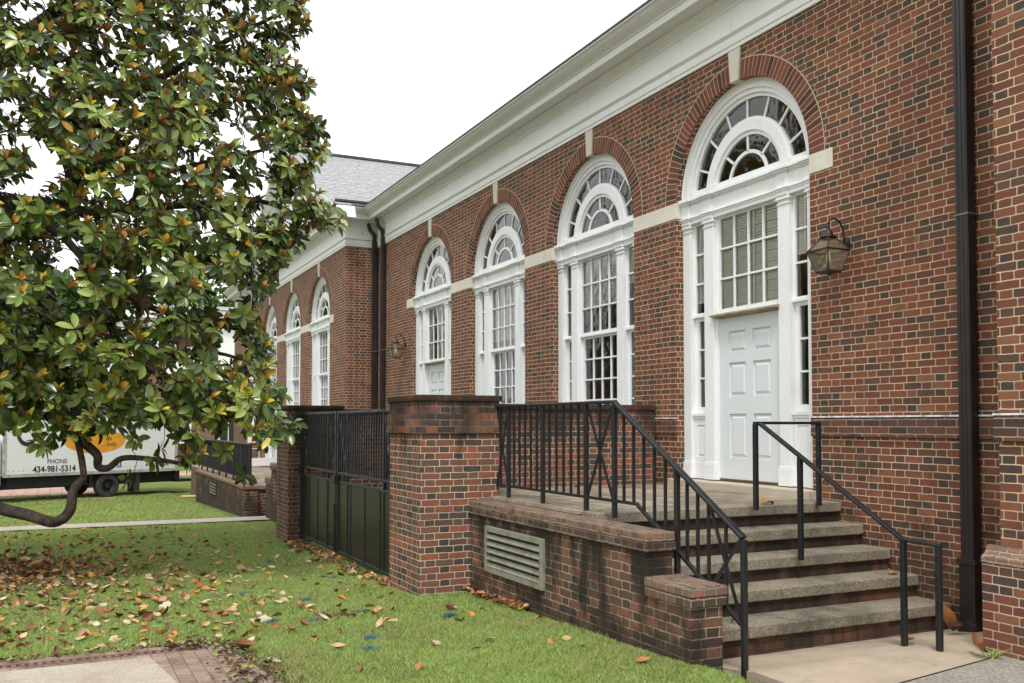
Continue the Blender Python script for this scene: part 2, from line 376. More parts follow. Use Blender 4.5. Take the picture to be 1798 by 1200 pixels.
g = G('soil_and_turf'); p = g.pos()
c = g.mix(g.ss(g.noise(p, .8, 6, .7), .35, .7), (.19, .245, .065, 1), (.265, .33, .10, 1))
c = g.mix(g.ss(g.noise(p, 3.2, 5, .7), .52, .72, 0, .65), c, (.15, .095, .055, 1))
px_, py_, _z = g.sep(p)
dd = g.math('ADD', g.math('POWER', g.math('DIVIDE', g.math('ADD', px_, 1.5), 3.4), 2.0), g.math('POWER', g.math('DIVIDE', g.math('SUBTRACT', py_, 14.0), 3.6), 2.0))
soil = g.math('MAXIMUM', g.ss(g.math('ADD', dd, g.math('MULTIPLY', g.noise(p, 2.5, 5, .7), .6)), .75, 1.25, .9, 0.0), g.math('MULTIPLY', g.math('LESS_THAN', px_, 1.55), g.ss(g.math('ADD', py_, g.math('MULTIPLY', g.noise(p, 3.5, 5, .7), .5)), 8.45, 8.75, .9, 0.0)))
c = g.mix(soil, c, g.mix(g.noise(p, 30, 4), (.10, .065, .042, 1), (.20, .135, .09, 1)))
c = g.mix(g.ss(g.noise(p, 45, 3, .7), .35, .65, 0, .6), c, (.04, .065, .015, 1))
M['turf'] = g.done(g.bsdf(c, .95, .1, 0, g.noise(p, 90, 3, .7), .03, 1.0))
def grassm(name, stops, tip=(.30, .36, .10)):
    g = G(name); gi = g.n('ShaderNodeNewGeometry'); p = gi.outputs['Position']
    r = g.math('ADD', g.math('MULTIPLY', gi.outputs['Random Per Island'], .6), g.math('MULTIPLY', g.ss(g.noise(p, 1.1, 5, .65), .25, .75), .4))
    c = g.ramp(r, stops)
    b = g.n('ShaderNodeBsdfPrincipled'); g.set(b.inputs['Base Color'], c); b.inputs['Roughness'].default_value = .6; b.inputs['Specular IOR Level'].default_value = .25
    t = g.n('ShaderNodeBsdfTranslucent'); g.set(t.inputs[0], c)
    mx = g.n('ShaderNodeMixShader'); mx.inputs[0].default_value = .3
    g.nt.links.new(b.outputs[0], mx.inputs[1]); g.nt.links.new(t.outputs[0], mx.inputs[2])
    return g.done(mx.outputs[0])
M['grass'] = grassm('grass_blades', [(0, (.50, .37, .23)), (.18, (.46, .37, .20)), (.29, (.35, .38, .14)), (.46, (.25, .37, .082)), (.66, (.35, .475, .128)), (.85, (.42, .51, .18)), (1, (.55, .58, .30))])
M['blue'] = grassm('blue_marking_paint', [(0, (.035, .11, .16)), (.5, (.06, .19, .25)), (1, (.16, .30, .28))])

def deadleaf(name, a, b):
    g = G(name); gi = g.n('ShaderNodeNewGeometry'); oi = g.n('ShaderNodeObjectInfo')
    r = g.math('FRACT', g.math('ADD', oi.outputs['Random'], gi.outputs['Random Per Island']))
    c = g.mix(r, (*a, 1), (*b, 1)); c = g.mix(g.ss(g.noise(gi.outputs['Position'], 60, 3), .5, .75, 0, .5), c, (a[0]*.45, a[1]*.4, a[2]*.4, 1))
    return g.done(g.bsdf(c, .65, .35))
M['leaf_tan'] = deadleaf('tan_leaf', (.42, .27, .14), (.62, .47, .30))
M['leaf_orange'] = deadleaf('orange_leaf', (.42, .17, .035), (.58, .30, .07))
M['leaf_brown'] = deadleaf('brown_leaf', (.10, .045, .022), (.24, .11, .05))
M['leaf_pale'] = deadleaf('pale_leaf', (.48, .39, .28), (.62, .54, .42))
M['leaf_rust'] = deadleaf('rust_leaf', (.28, .10, .035), (.42, .17, .06))

M['soil_crumb'] = simple('dark_soil', (.075, .05, .034), .95, var=.4, vs=20)
g = G('bark'); p = g.pos()
c = g.mix(g.ss(g.noise(p, 9, 5, .7), .3, .7), (.028, .021, .016, 1), (.085, .066, .050, 1)); c = g.mix(g.ss(g.noise(p, 2.2, 4), .55, .75, 0, .5), c, (.055, .060, .035, 1))
M['bark'] = g.done(g.bsdf(c, .9, .2, 0, g.noise(g.scale(p, (1, 1, .6)), 28, 5, .75), .03, 1.0))
M['twig'] = simple('twig_bark', (.055, .038, .028), .8, var=.3)

def leafmat():
    g = G('magnolia_leaf'); gi = g.n('ShaderNodeNewGeometry')
    ta = g.n('ShaderNodeAttribute'); ta.attribute_name = 'tint'; T = g.sep(ta.outputs['Vector'])
    green = g.ramp(T[0], [(0, (.020, .044, .010)), (.25, (.052, .105, .020)), (.6, (.150, .235, .042)), (1, (.34, .43, .11))])
    young = g.ramp(T[0], [(0, (.34, .38, .04)), (.3, (.55, .47, .04)), (.65, (.66, .36, .035)), (1, (.60, .22, .04))])
    top = g.mix(T[1], green, young)
    back = g.mix(T[1], g.ramp(T[0], [(0, (.07, .036, .018)), (.5, (.13, .066, .028)), (1, (.17, .11, .05))]), (.42, .22, .05, 1))
    c = g.mix(gi.outputs['Backfacing'], top, back)
    rough = g.mix(gi.outputs['Backfacing'], (.27, .27, .27, 1), (.75, .75, .75, 1))
    b = g.n('ShaderNodeBsdfPrincipled'); g.set(b.inputs['Base Color'], c); g.set(b.inputs['Roughness'], rough); b.inputs['Specular IOR Level'].default_value = .7
    t = g.n('ShaderNodeBsdfTranslucent'); g.set(t.inputs[0], g.mix(.5, c, (.12, .16, .01, 1)))
    mx = g.n('ShaderNodeMixShader'); mx.inputs[0].default_value = .16
    g.nt.links.new(b.outputs[0], mx.inputs[1]); g.nt.links.new(t.outputs[0], mx.inputs[2])
    return g.done(mx.outputs[0])
M['leaf'] = leafmat()
def farleaf(name, a, b, c_):
    g = G(name); gi = g.n('ShaderNodeNewGeometry')
    c = g.ramp(gi.outputs['Random Per Island'], [(0, a), (.5, b), (1, c_)])
    bs = g.bsdf(c, .55, .3); t = g.n('ShaderNodeBsdfTranslucent'); g.set(t.inputs[0], c)
    mx = g.n('ShaderNodeMixShader'); mx.inputs[0].default_value = .25
    g.nt.links.new(bs, mx.inputs[1]); g.nt.links.new(t.outputs[0], mx.inputs[2]); return g.done(mx.outputs[0])
M['far_leaf'] = farleaf('oak_leaf', (.03, .065, .015), (.06, .12, .025), (.11, .19, .045))
M['far_leaf2'] = farleaf('maple_leaf', (.05, .085, .022), (.09, .16, .035), (.15, .24, .06))
M['petal'] = simple('cream_petal', (.78, .74, .62), .5)
M['truck_white'] = paint('truck_white', (.80, .81, .82), .35, .15)
M['truck_grey'] = simple('truck_grey_trim', (.42, .42, .40), .5, var=.25)
M['chassis'] = simple('black_chassis', (.012, .012, .012), .7)
M['rubber'] = simple('tyre_rubber', (.035, .035, .038), .8)
M['rim'] = simple('dark_rim', (.05, .05, .055), .5, .5, .6)
M['amber'] = simple('amber_marker', (.45, .12, .03), .3)
M['navy'] = simple('navy_letters', (.02, .025, .05), .5)
M['gold'] = simple('gold_oval', (.75, .34, .03), .5)
M['gold_edge'] = simple('gold_letter_edge', (.62, .52, .22), .5)
M['wood'] = simple('plank_wood', (.62, .47, .25), .7, var=.2)
M['teal'] = simple('teal_bin', (.035, .085, .10), .5)
M['gate_panel'] = simple('dark_gate_sheet', (.012, .0115, .010), .32, .5, 0, .25, 3, .004, 4)
g = G('louver_paint'); p = g.pos()
c = g.mix(g.ss(g.noise(p, 7, 5, .7), .45, .7, 0, .7), (.245, .25, .19, 1), (.12, .095, .06, 1))
M['louver'] = g.done(g.bsdf(c, .6, .3, 0, g.noise(p, 40, 3), .003))
M['dark_void'] = simple('vent_void', (.006, .006, .006), .9)

# ---------------------------------------------------------------- setting: ground, paths
def sheet(name, x0, x1, y0, y1, mat, dz, ny=1, label=None, thick=0):
    "a ground sheet that follows the fall of the lawn"
    b = MB(); ys = np.linspace(y0, y1, ny+1)
    for a, c in zip(ys[:-1], ys[1:]):
        za, zc = gz(a)+dz, gz(c)+dz
        b.add([(x0, a, za), (x1, a, za), (x1, c, zc), (x0, c, zc)], [(0, 1, 2, 3)])
        if thick: b.add([(x1, a, za), (x1, a, za-thick), (x1, c, zc-thick), (x1, c, zc)], [(0, 1, 2, 3)])
    return tag(b.build(name, mat, fixn=False), kind='structure')
b = MB(); xs = [-400, -60, -20, -10, -5, -2, 0, 1, 2, 3, 3.6, 4.15, 4.2, 30, 400]; ys = [-300, -10, 0, 3] + [4+.5*i for i in range(42)] + [26, 28, 31, 34, 40, 60, 120, 400]
def lz(x, y):
    return gz(y) - (.55 if (x > 4.17 and -20 < y < 23) else 0.0)
for i in range(len(xs)-1):
    for j in range(len(ys)-1):
        q = [(xs[i], ys[j]), (xs[i+1], ys[j]), (xs[i+1], ys[j+1]), (xs[i], ys[j+1])]
        b.add([(x, y, lz(x, y)) for x, y in q], [(0, 1, 2, 3)])
tag(b.build('lawn_ground', M['turf'], fixn=False), kind='structure')
def wz(y): return EYE - (1.75 if y < 5.3 else 1.75 + .12*(y-5.3)/.78)   # front walk, dished toward the riser
b = MB(); yy = [-4, 4.72, 5.3, 5.55, 5.8, 6.09]
for a, c in zip(yy[:-1], yy[1:]):
    xa = 4.42
    b.add([(xa, a, wz(a)), (7.30, a, wz(a)), (7.30, c, wz(c)), (xa, c, wz(c))], [(0, 1, 2, 3)])
    b.add([(xa, a, wz(a)-.25), (xa, a, wz(a)), (xa, c, wz(c)), (xa, c, wz(c)-.25)], [(0, 1, 2, 3)])
b.build('front_walk', M['walk'], fixn=False)['kind'] = 'structure'
b = MB(); b.add([(4.95, 4.61, wz(0)+.005), (6.4, 4.86, wz(0)+.005), (6.4, -4, wz(0)+.005), (4.95, -4, wz(0)+.005)], [(3, 2, 1, 0)])
b.build('aggregate_pavement', M['slab'], fixn=False)['kind'] = 'structure'
b = MB(); b.add([(4.95, 4.60, wz(0)+.006), (6.4, 4.85, wz(0)+.006), (6.4, 4.87, wz(0)+.006), (4.95, 4.62, wz(0)+.006)], [(0, 1, 2, 3)])
b.build('pavement_joint', M['dark_void'], fixn=False)['kind'] = 'structure'
sheet('cross_path', -40, 4.4, 20.75, 21.75, M['path'], .03, 2, thick=.1)
sheet('brick_driveway', -60, 1.6, 33.2, 41.5, M['drive'], .012, 3)
sheet('brick_road', -60, 40, 48, 53, M['drive'], .012, 3)
# patio in the lower left corner with its paver border
b = MB()
def pz(y): return gz(y)+.035
for a, c in ((-4, 4), (4, 6.0), (6.0, 7.68)):
    b.add([(-9, a, pz(a)), (.62+.1*(7.68-max(a, 4)), a, pz(a)), (.62+.1*(7.68-max(c, 4)), c, pz(c)), (-9, c, pz(c))], [(0, 1, 2, 3)])
b.build('patio', M['patio'], fixn=False)['kind'] = 'structure'
b = MB()
for a, c in ((-4, 4), (4, 6.0), (6.0, 7.68)):
    x = lambda y: .62+.1*(7.68-max(y, 4)); e = lambda y: 1.16+.11*(8.04-max(y, 4))
    b.add([(x(a), a, pz(a)), (e(a), a, pz(a)), (e(c), c, pz(c)), (x(c), c, pz(c))], [(0, 1, 2, 3)])
for a, c in ((7.68, 7.775), (7.90, 8.04)):
    b.add([(-9, a, pz(a)), (1.18, a, pz(a)), (1.17, c, pz(c)), (-9, c, pz(c))], [(0, 1, 2, 3)])
b.add([(1.02, 7.775, pz(7.775)), (1.18, 7.775, pz(7.775)), (1.17, 7.9, pz(7.9)), (1.02, 7.9, pz(7.9))], [(0, 1, 2, 3)])
b.build('patio_border', M['paver'], fixn=False)['kind'] = 'structure'
t = thing('drain_channel', 'narrow rusty slotted drain set along the brick patio edge', 'drain', (0, 7.84, pz(7.84)))
b = MB(); zz = pz(7.84)
b.box(-9, 1.02, 7.777, 7.800, zz-.03, zz+.004); b.box(-9, 1.02, 7.875, 7.898, zz-.03, zz+.004)
for k in range(170):
    x = 1.0-k*.0585
    b.box(x-.030, x, 7.800, 7.875, zz-.03, zz+.002)
b.build('grating', M['drain'], t)
b = MB(); b.box(-9, 1.02, 7.777, 7.898, zz-.06, zz-.031); b.build('channel', M['drain_hole'], t)  # solid channel floor, near black: shade in the slots put into its colour

# ---------------------------------------------------------------- brick building
D, XW = 7.304, 6.475            # wall planes of the main range and of the two end wings
YN, YF = 4.90, 23.40            # inner corners
BLD = thing('brick_building', 'long red brick hall with white arched windows, white cornice and gabled end wing', 'building', (D, 14, 0))
WO, SPR = 1.235, 2.92+EYE       # opening half width, arch springing
def Z(z): return z+EYE
def wall_with_openings(b, X, y0, y1, zb, zt, ops, depth=.30):
    "front of a wall at X from y0 to y1 with arched openings (yc, bottom)"
    y = y0
    N_ = 28
    for yc, ob in ops:
        b.add([(X, y, zb), (X, yc-WO, zb), (X, yc-WO, zt), (X, y, zt)], [(0, 1, 2, 3)])
        b.add([(X, yc-WO, zb), (X, yc+WO, zb), (X, yc+WO, ob), (X, yc-WO, ob)], [(0, 1, 2, 3)])
        arc = [(yc-WO*math.cos(math.pi*i/N_), SPR+WO*math.sin(math.pi*i/N_)) for i in range(N_+1)]
        for (a, za), (c, zc) in zip(arc[:-1], arc[1:]):
            b.add([(X, a, za), (X, c, zc), (X, c, zt), (X, a, zt)], [(0, 1, 2, 3)])
        L = 0
        for (a, za), (c, zc) in zip(arc[:-1], arc[1:]):
            l2 = L+WO*math.pi/N_
            b.add([(X, a, za), (X+depth, a, za), (X+depth, c, zc), (X, c, zc)], [(0, 1, 2, 3)], [[(0, L), (depth, L), (depth, l2), (0, l2)]]); L = l2
        for s in (-1, 1):
            e = yc+s*WO
            b.add([(X, e, ob), (X+depth, e, ob), (X+depth, e, SPR), (X, e, SPR)], [(0, 1, 2, 3)])
        b.add([(X, yc-WO, ob), (X+depth, yc-WO, ob), (X+depth, yc+WO, ob), (X, yc+WO, ob)], [(0, 1, 2, 3)])
        y = yc+WO
    b.add([(X, y, zb), (X, y1, zb), (X, y1, zt), (X, y, zt)], [(0, 1, 2, 3)])
MAIN = [(9.005, Z(-.81)), (12.505, Z(-.12)), (16.005, Z(-.12)), (19.505, Z(-.81))]
WING = [(26.24, Z(-.12)), (29.74, Z(-.12)), (33.24, Z(-1.42)), (36.74, Z(-.12))]
b = MB(); wall_with_openings(b, D, YN, YF, Z(-2.4), Z(5.15), MAIN); b.build('wall', M['brick'], BLD, fixn=False)
b = MB(); wall_with_openings(b, XW, YF, 40.5, Z(-2.6), Z(5.15), WING)
b.add([(XW, YF, Z(-2.6)), (D, YF, Z(-2.6)), (D, YF, Z(5.15)), (XW, YF, Z(5.15))], [(0, 1, 2, 3)])
b.build('wall', M['brick'], BLD, fixn=False)
b = MB(); b.box(XW, 16, -3.0, YN, Z(-2.2), Z(5.15)); b.build('wall', M['brick'], BLD)
b = MB(); b.box(16, 16.3, -3, 40.5, Z(-2.4), Z(5.2)); b.box(XW+.01, 16, 40.5, 40.8, Z(-2.4), Z(5.2)); b.build('wall', M['brick'], BLD)
# near wing base with its moulded brick cap
b = MB(); b.box(XW-.075, XW+.02, -3, YN+.115, Z(-2.0), Z(-1.065)); b.build('plinth', M['plinth_brick'], BLD, bevel=.006)
b = MB(); pr = [(XW-.085, Z(-1.065)), (XW-.085, Z(-1.025)), (XW-.07, Z(-1.01)), (XW-.05, Z(-1.0)), (XW-.03, Z(-.975)), (XW-.016, Z(-.945)), (XW-.014, Z(-.935)), (XW+.02, Z(-.935)), (XW+.02, Z(-1.065))]
b.prism([(x, -3, z) for x, z in pr], (0, YN+.11+3, 0)); b.build('plinth_cap', M['cap_brick'], BLD)
# water table: three corbelled courses and white flashing
def wtable(x, ya, yb):
    b = MB(); b.box(x-.028, x+.02, ya, yb, Z(-.135), Z(.062)); o = b.build('water_table', M['header_brick'], BLD, bevel=.004)
    b = MB(); b.box(x-.034, x+.02, ya, yb, Z(.063), Z(.078)); b.build('flashing', M['flashing'], o)
wtable(D, YN, 9.005-WO-.004); wtable(D, 9.005+WO+.004, 10.715); wtable(D, 11.1, 15.9); wtable(XW, -3, YN+.028)
wtable(D, 16.4, 19.505-WO-.004); wtable(D, 19.505+WO+.004, YF); wtable(XW, YF-.028, 33.24-WO-.01)
# arch rings, keystones, impost band
R1 = 1.465
def arch_ring(X, yc):
    n = 44; L = 0; b = MB()
    pts = [(math.cos(math.pi*i/n), math.sin(math.pi*i/n)) for i in range(n+1)]
    for (c0, s0), (c1, s1) in zip(pts[:-1], pts[1:]):
        if abs(c0+c1)/2 < .062:
            L += math.pi*1.35/n
            if b.v: b.build('arch', M['arch_brick'], BLD, fixn=False); b = MB()
            continue
        l2 = L+math.pi*1.35/n
        q = lambda r, c, s, d: (X+d, yc-r*c, SPR+r*s)
        b.add([q(WO, c0, s0, -.004), q(WO, c1, s1, -.004), q(R1, c1, s1, -.004), q(R1, c0, s0, -.004)], [(0, 1, 2, 3)], [[(L, .055), (l2, .055), (l2, .29), (L, .29)]] if 0 else [[(.055, L), (.055, l2), (.290, l2), (.290, L)]])
        b.add([q(R1, c0, s0, -.004), q(R1, c1, s1, -.004), q(R1, c1, s1, .01), q(R1, c0, s0, .01)], [(0, 1, 2, 3)], [[(0, L), (0, l2), (.01, l2), (.01, L)]])
        b.add([q(WO, c0, s0, -.004), q(WO, c1, s1, -.004), q(WO, c1, s1, .01), q(WO, c0, s0, .01)], [(0, 1, 2, 3)], [[(.1, L), (.1, l2), (.11, l2), (.11, L)]])
        L = l2
    b.build('arch', M['arch_brick'], BLD, fixn=False)
    b = MB(); n = 44   # outer joint line
    for i in range(n):
        a0, a1 = math.pi*i/n, math.pi*(i+1)/n
        if abs(math.cos((a0+a1)/2)) < .062:
            if b.v: b.build('arch_joint', M['mortar'], BLD, fixn=False); b = MB()
            continue
        q = lambda r, a, d: (X+d, yc-r*math.cos(a), SPR+r*math.sin(a))
        b.add([q(R1, a0, -.0055), q(R1, a1, -.0055), q(R1+.012, a1, -.0055), q(R1+.012, a0, -.0055)], [(0, 1, 2, 3)])
    b.build('arch_joint', M['mortar'], BLD, fixn=False)
    b = MB(); b.prism([(X-.022, yc-.075, SPR+WO-.006), (X-.022, yc+.075, SPR+WO-.006), (X-.022, yc+.112, Z(4.545)), (X-.022, yc-.112, Z(4.545))], (.1, 0, 0))
    b.build('keystone', M['stone'], BLD, bevel=.004)
g = G('lime_mortar'); M['mortar'] = g.done(g.bsdf(g.mix(g.noise(g.pos(), 9, 3), (.42, .34, .24, 1), (.60, .50, .36, 1)), .9, .2))
for yc, _ in MAIN: arch_ring(D, yc)
for yc, _ in WING: arch_ring(XW, yc)
def band(X, ya, yb):
    b = MB(); b.box(X-.008, X+.118, ya-.003, yb+.003, Z(2.715), Z(2.925)); b.build('impost_band', M['stone'], BLD, bevel=.004)
band(D, 9.005-WO-.34, 9.005-WO)
for a, c in zip(MAIN[:-1], MAIN[1:]): band(D, a[0]+WO, c[0]-WO)
band(D, 19.505+WO, 19.505+WO+.34)
band(XW, 26.24-WO-.36, 26.24-WO)
for a, c in zip(WING[:-1], WING[1:]): band(XW, a[0]+WO, c[0]-WO)

# cornice: one profile swept round the inner corners
PROF = [(0.0, 4.545), (.030, 4.545), (.030, 4.598), (.042, 4.600), (.042, 4.700), (.050, 4.708), (.075, 4.735), (.075, 4.752), (.034, 4.760),
        (.034, 5.045), (.048, 5.06), (.052, 5.085), (.085, 5.125), (.125, 5.165), (.14, 5.172), (.14, 5.198), (.345, 5.198), (.345, 5.292), (.362, 5.300), (.368, 5.315),
        (.395, 5.33), (.43, 5.352), (.475, 5.385), (.505, 5.42), (.515, 5.43), (.535, 5.432), (.535, 5.455), (.2, 5.52), (0.0, 5.52)]
def sweep(name, path, prof, mat, outs):
    "path: plan polyline; outs: outward direction of each run"
    b = MB(); n = len(prof); rows = []
    for i, p in enumerate(path):
        if i == 0: m = Vector(outs[0])
        elif i == len(path)-1: m = Vector(outs[-1])
        else: m = Vector(outs[i-1])+Vector(outs[i])
        rows.append([(p[0]+m.x*o, p[1]+m.y*o, Z(z)) for o, z in prof])
    for r0, r1 in zip(rows[:-1], rows[1:]):
        for k in range(n-1):
            b.add([r0[k], r1[k], r1[k+1], r0[k+1]], [(0, 1, 2, 3)])
    return b.build(name, mat, BLD)
W_, S_, N1 = (-1, 0), (0, -1), (0, 1)
sweep('cornice', [(XW, -3), (XW, YN), (D, YN), (D, YF), (XW, YF), (XW, 40.5)], PROF, M['cornice'], [W_, N1, W_, S_, W_])
EDGE = [(.50, 5.457), (.548, 5.457), (.548, 5.487), (.10, 5.66)]
sweep('roof_edge', [(D, YN), (D, YF), (XW, YF)], EDGE, M['roof_edge'], [W_, S_])
# roofs
b = MB()
b.add([(D-.54, YN-6, Z(5.485)), (D-.54, YF+.4, Z(5.485)), (15.5, YF+.4, Z(8.3)), (15.5, YN-6, Z(8.3))], [(0, 1, 2, 3)])
b.build('roof', M['slate'], BLD, fixn=False)
YR, ZR = 29.74, 8.67
b = MB(); e0, r0 = (YF-.55, Z(5.47)), (YR, Z(ZR)); L = math.hypot(YR-e0[0], ZR-5.47)
XG = XW-.47
b.add([(XG, e0[0], e0[1]), (20, e0[0], e0[1]), (20, r0[0], r0[1]), (XG, r0[0], r0[1])], [(0, 1, 2, 3)], [[(0, 0), (14, 0), (14, L), (0, L)]])
b.add([(XG, 2*YR-e0[0], e0[1]), (20, 2*YR-e0[0], e0[1]), (20, r0[0], r0[1]), (XG, r0[0], r0[1])], [(3, 2, 1, 0)], [[(0, L), (14, L), (14, 0), (0, 0)]])
b.build('roof', M['slate'], BLD, fixn=False)
b = MB(); b.bar((XG, YR, Z(ZR)+.02), (20, YR, Z(ZR)+.02), .22, .07); b.build('ridge', M['roof_edge'], BLD); b = MB(); b.bar((XG+.1, e0[0]+.28, e0[1]+.17), (D+.3, e0[0]+.28, e0[1]+.17), .10, .05); b.build('snow_guard', M['roof_edge'], BLD)
b = MB(); b.prism([(XW+.02, YF, Z(5.2)), (XW+.02, 2*YR-YF, Z(5.2)), (XW+.02, YR, Z(ZR)-.25)], (.2, 0, 0)); b.build('tympanum', M['cornice'], BLD)
b = MB()
for s in (1, -1):
    ya = YR-s*(YR-e0[0]); dn = Vector((0, -s*(ZR-5.47), -(YR-e0[0]))).normalized()
    for (xa, xb, t0, t1) in ((XG+.0, XW+.05, .02, .14), (XG+.12, XW+.05, .14, .24), (XG+.30, XW+.05, .24, .36)):
        A, B = Vector((0, ya, e0[1])), Vector((0, YR, Z(ZR)))
        q = [A+dn*t0, B+Vector((0, 0, -t0/abs(dn.z))), B+Vector((0, 0, -t1/abs(dn.z))), A+dn*t1]
        b.prism([(xa, p.y, p.z) for p in q], (xb-xa, 0, 0))
b.build('raking_cornice', M['cornice'], BLD)

# downspouts
def downspout(x, y, z0, z1, w=.13, d=.10, boot=True, elbow=True):
    b = MB(); b.box(x-d/2, x+d/2, y-w/2, y+w/2, z0+(.62 if boot else 0), z1)
    for k in (-1, 0, 1): b.box(x-d/2-.006, x-d/2+.004, y+k*w*.31-.014, y+k*w*.31+.014, z0+.7, z1-.01)
    o = b.build('downspout', M['pipe'], BLD, bevel=.012)
    b = MB()
    if boot:
        b.box(x-d/2-.012, x+d/2+.02, y-w/2-.014, y+w/2+.014, z0, z0+.60); b.box(x-d/2-.026, x+d/2+.02, y-w/2-.03, y+w/2+.03, z0+.60, z0+.65); b.box(x-d/2-.022, x+d/2+.02, y-w/2-.025, y+w/2+.025, z0, z0+.1)
        bb = b.build('boot', M['pipe'], o, bevel=.006)
    b = MB(); b.box(x-d/2-.012, x+d/2+.03, y-w/2-.012, y+w/2+.012, Z(1.85), Z(1.867)); b.build('strap', M['pipe_strap'], o)
    if elbow:
        b = MB(); b.tube([(x, y, z1-.05), (x-.02, y, z1+.12), (x-.14, y, z1+.26), (x-.18, y, z1+.42)], [.06, .058, .055, .055], 8); b.build('elbow', M['pipe'], o, smooth=True)
M['pipe_strap'] = simple('pipe_strap', (.16, .15, .14), .45)
downspout(D-.075, 5.765, Z(-1.84), Z(4.75))
downspout(D-.07, 22.72, Z(-1.9), Z(4.75))
downspout(7.205, YF-.07, Z(-1.9), Z(4.75), w=.10, d=.13)

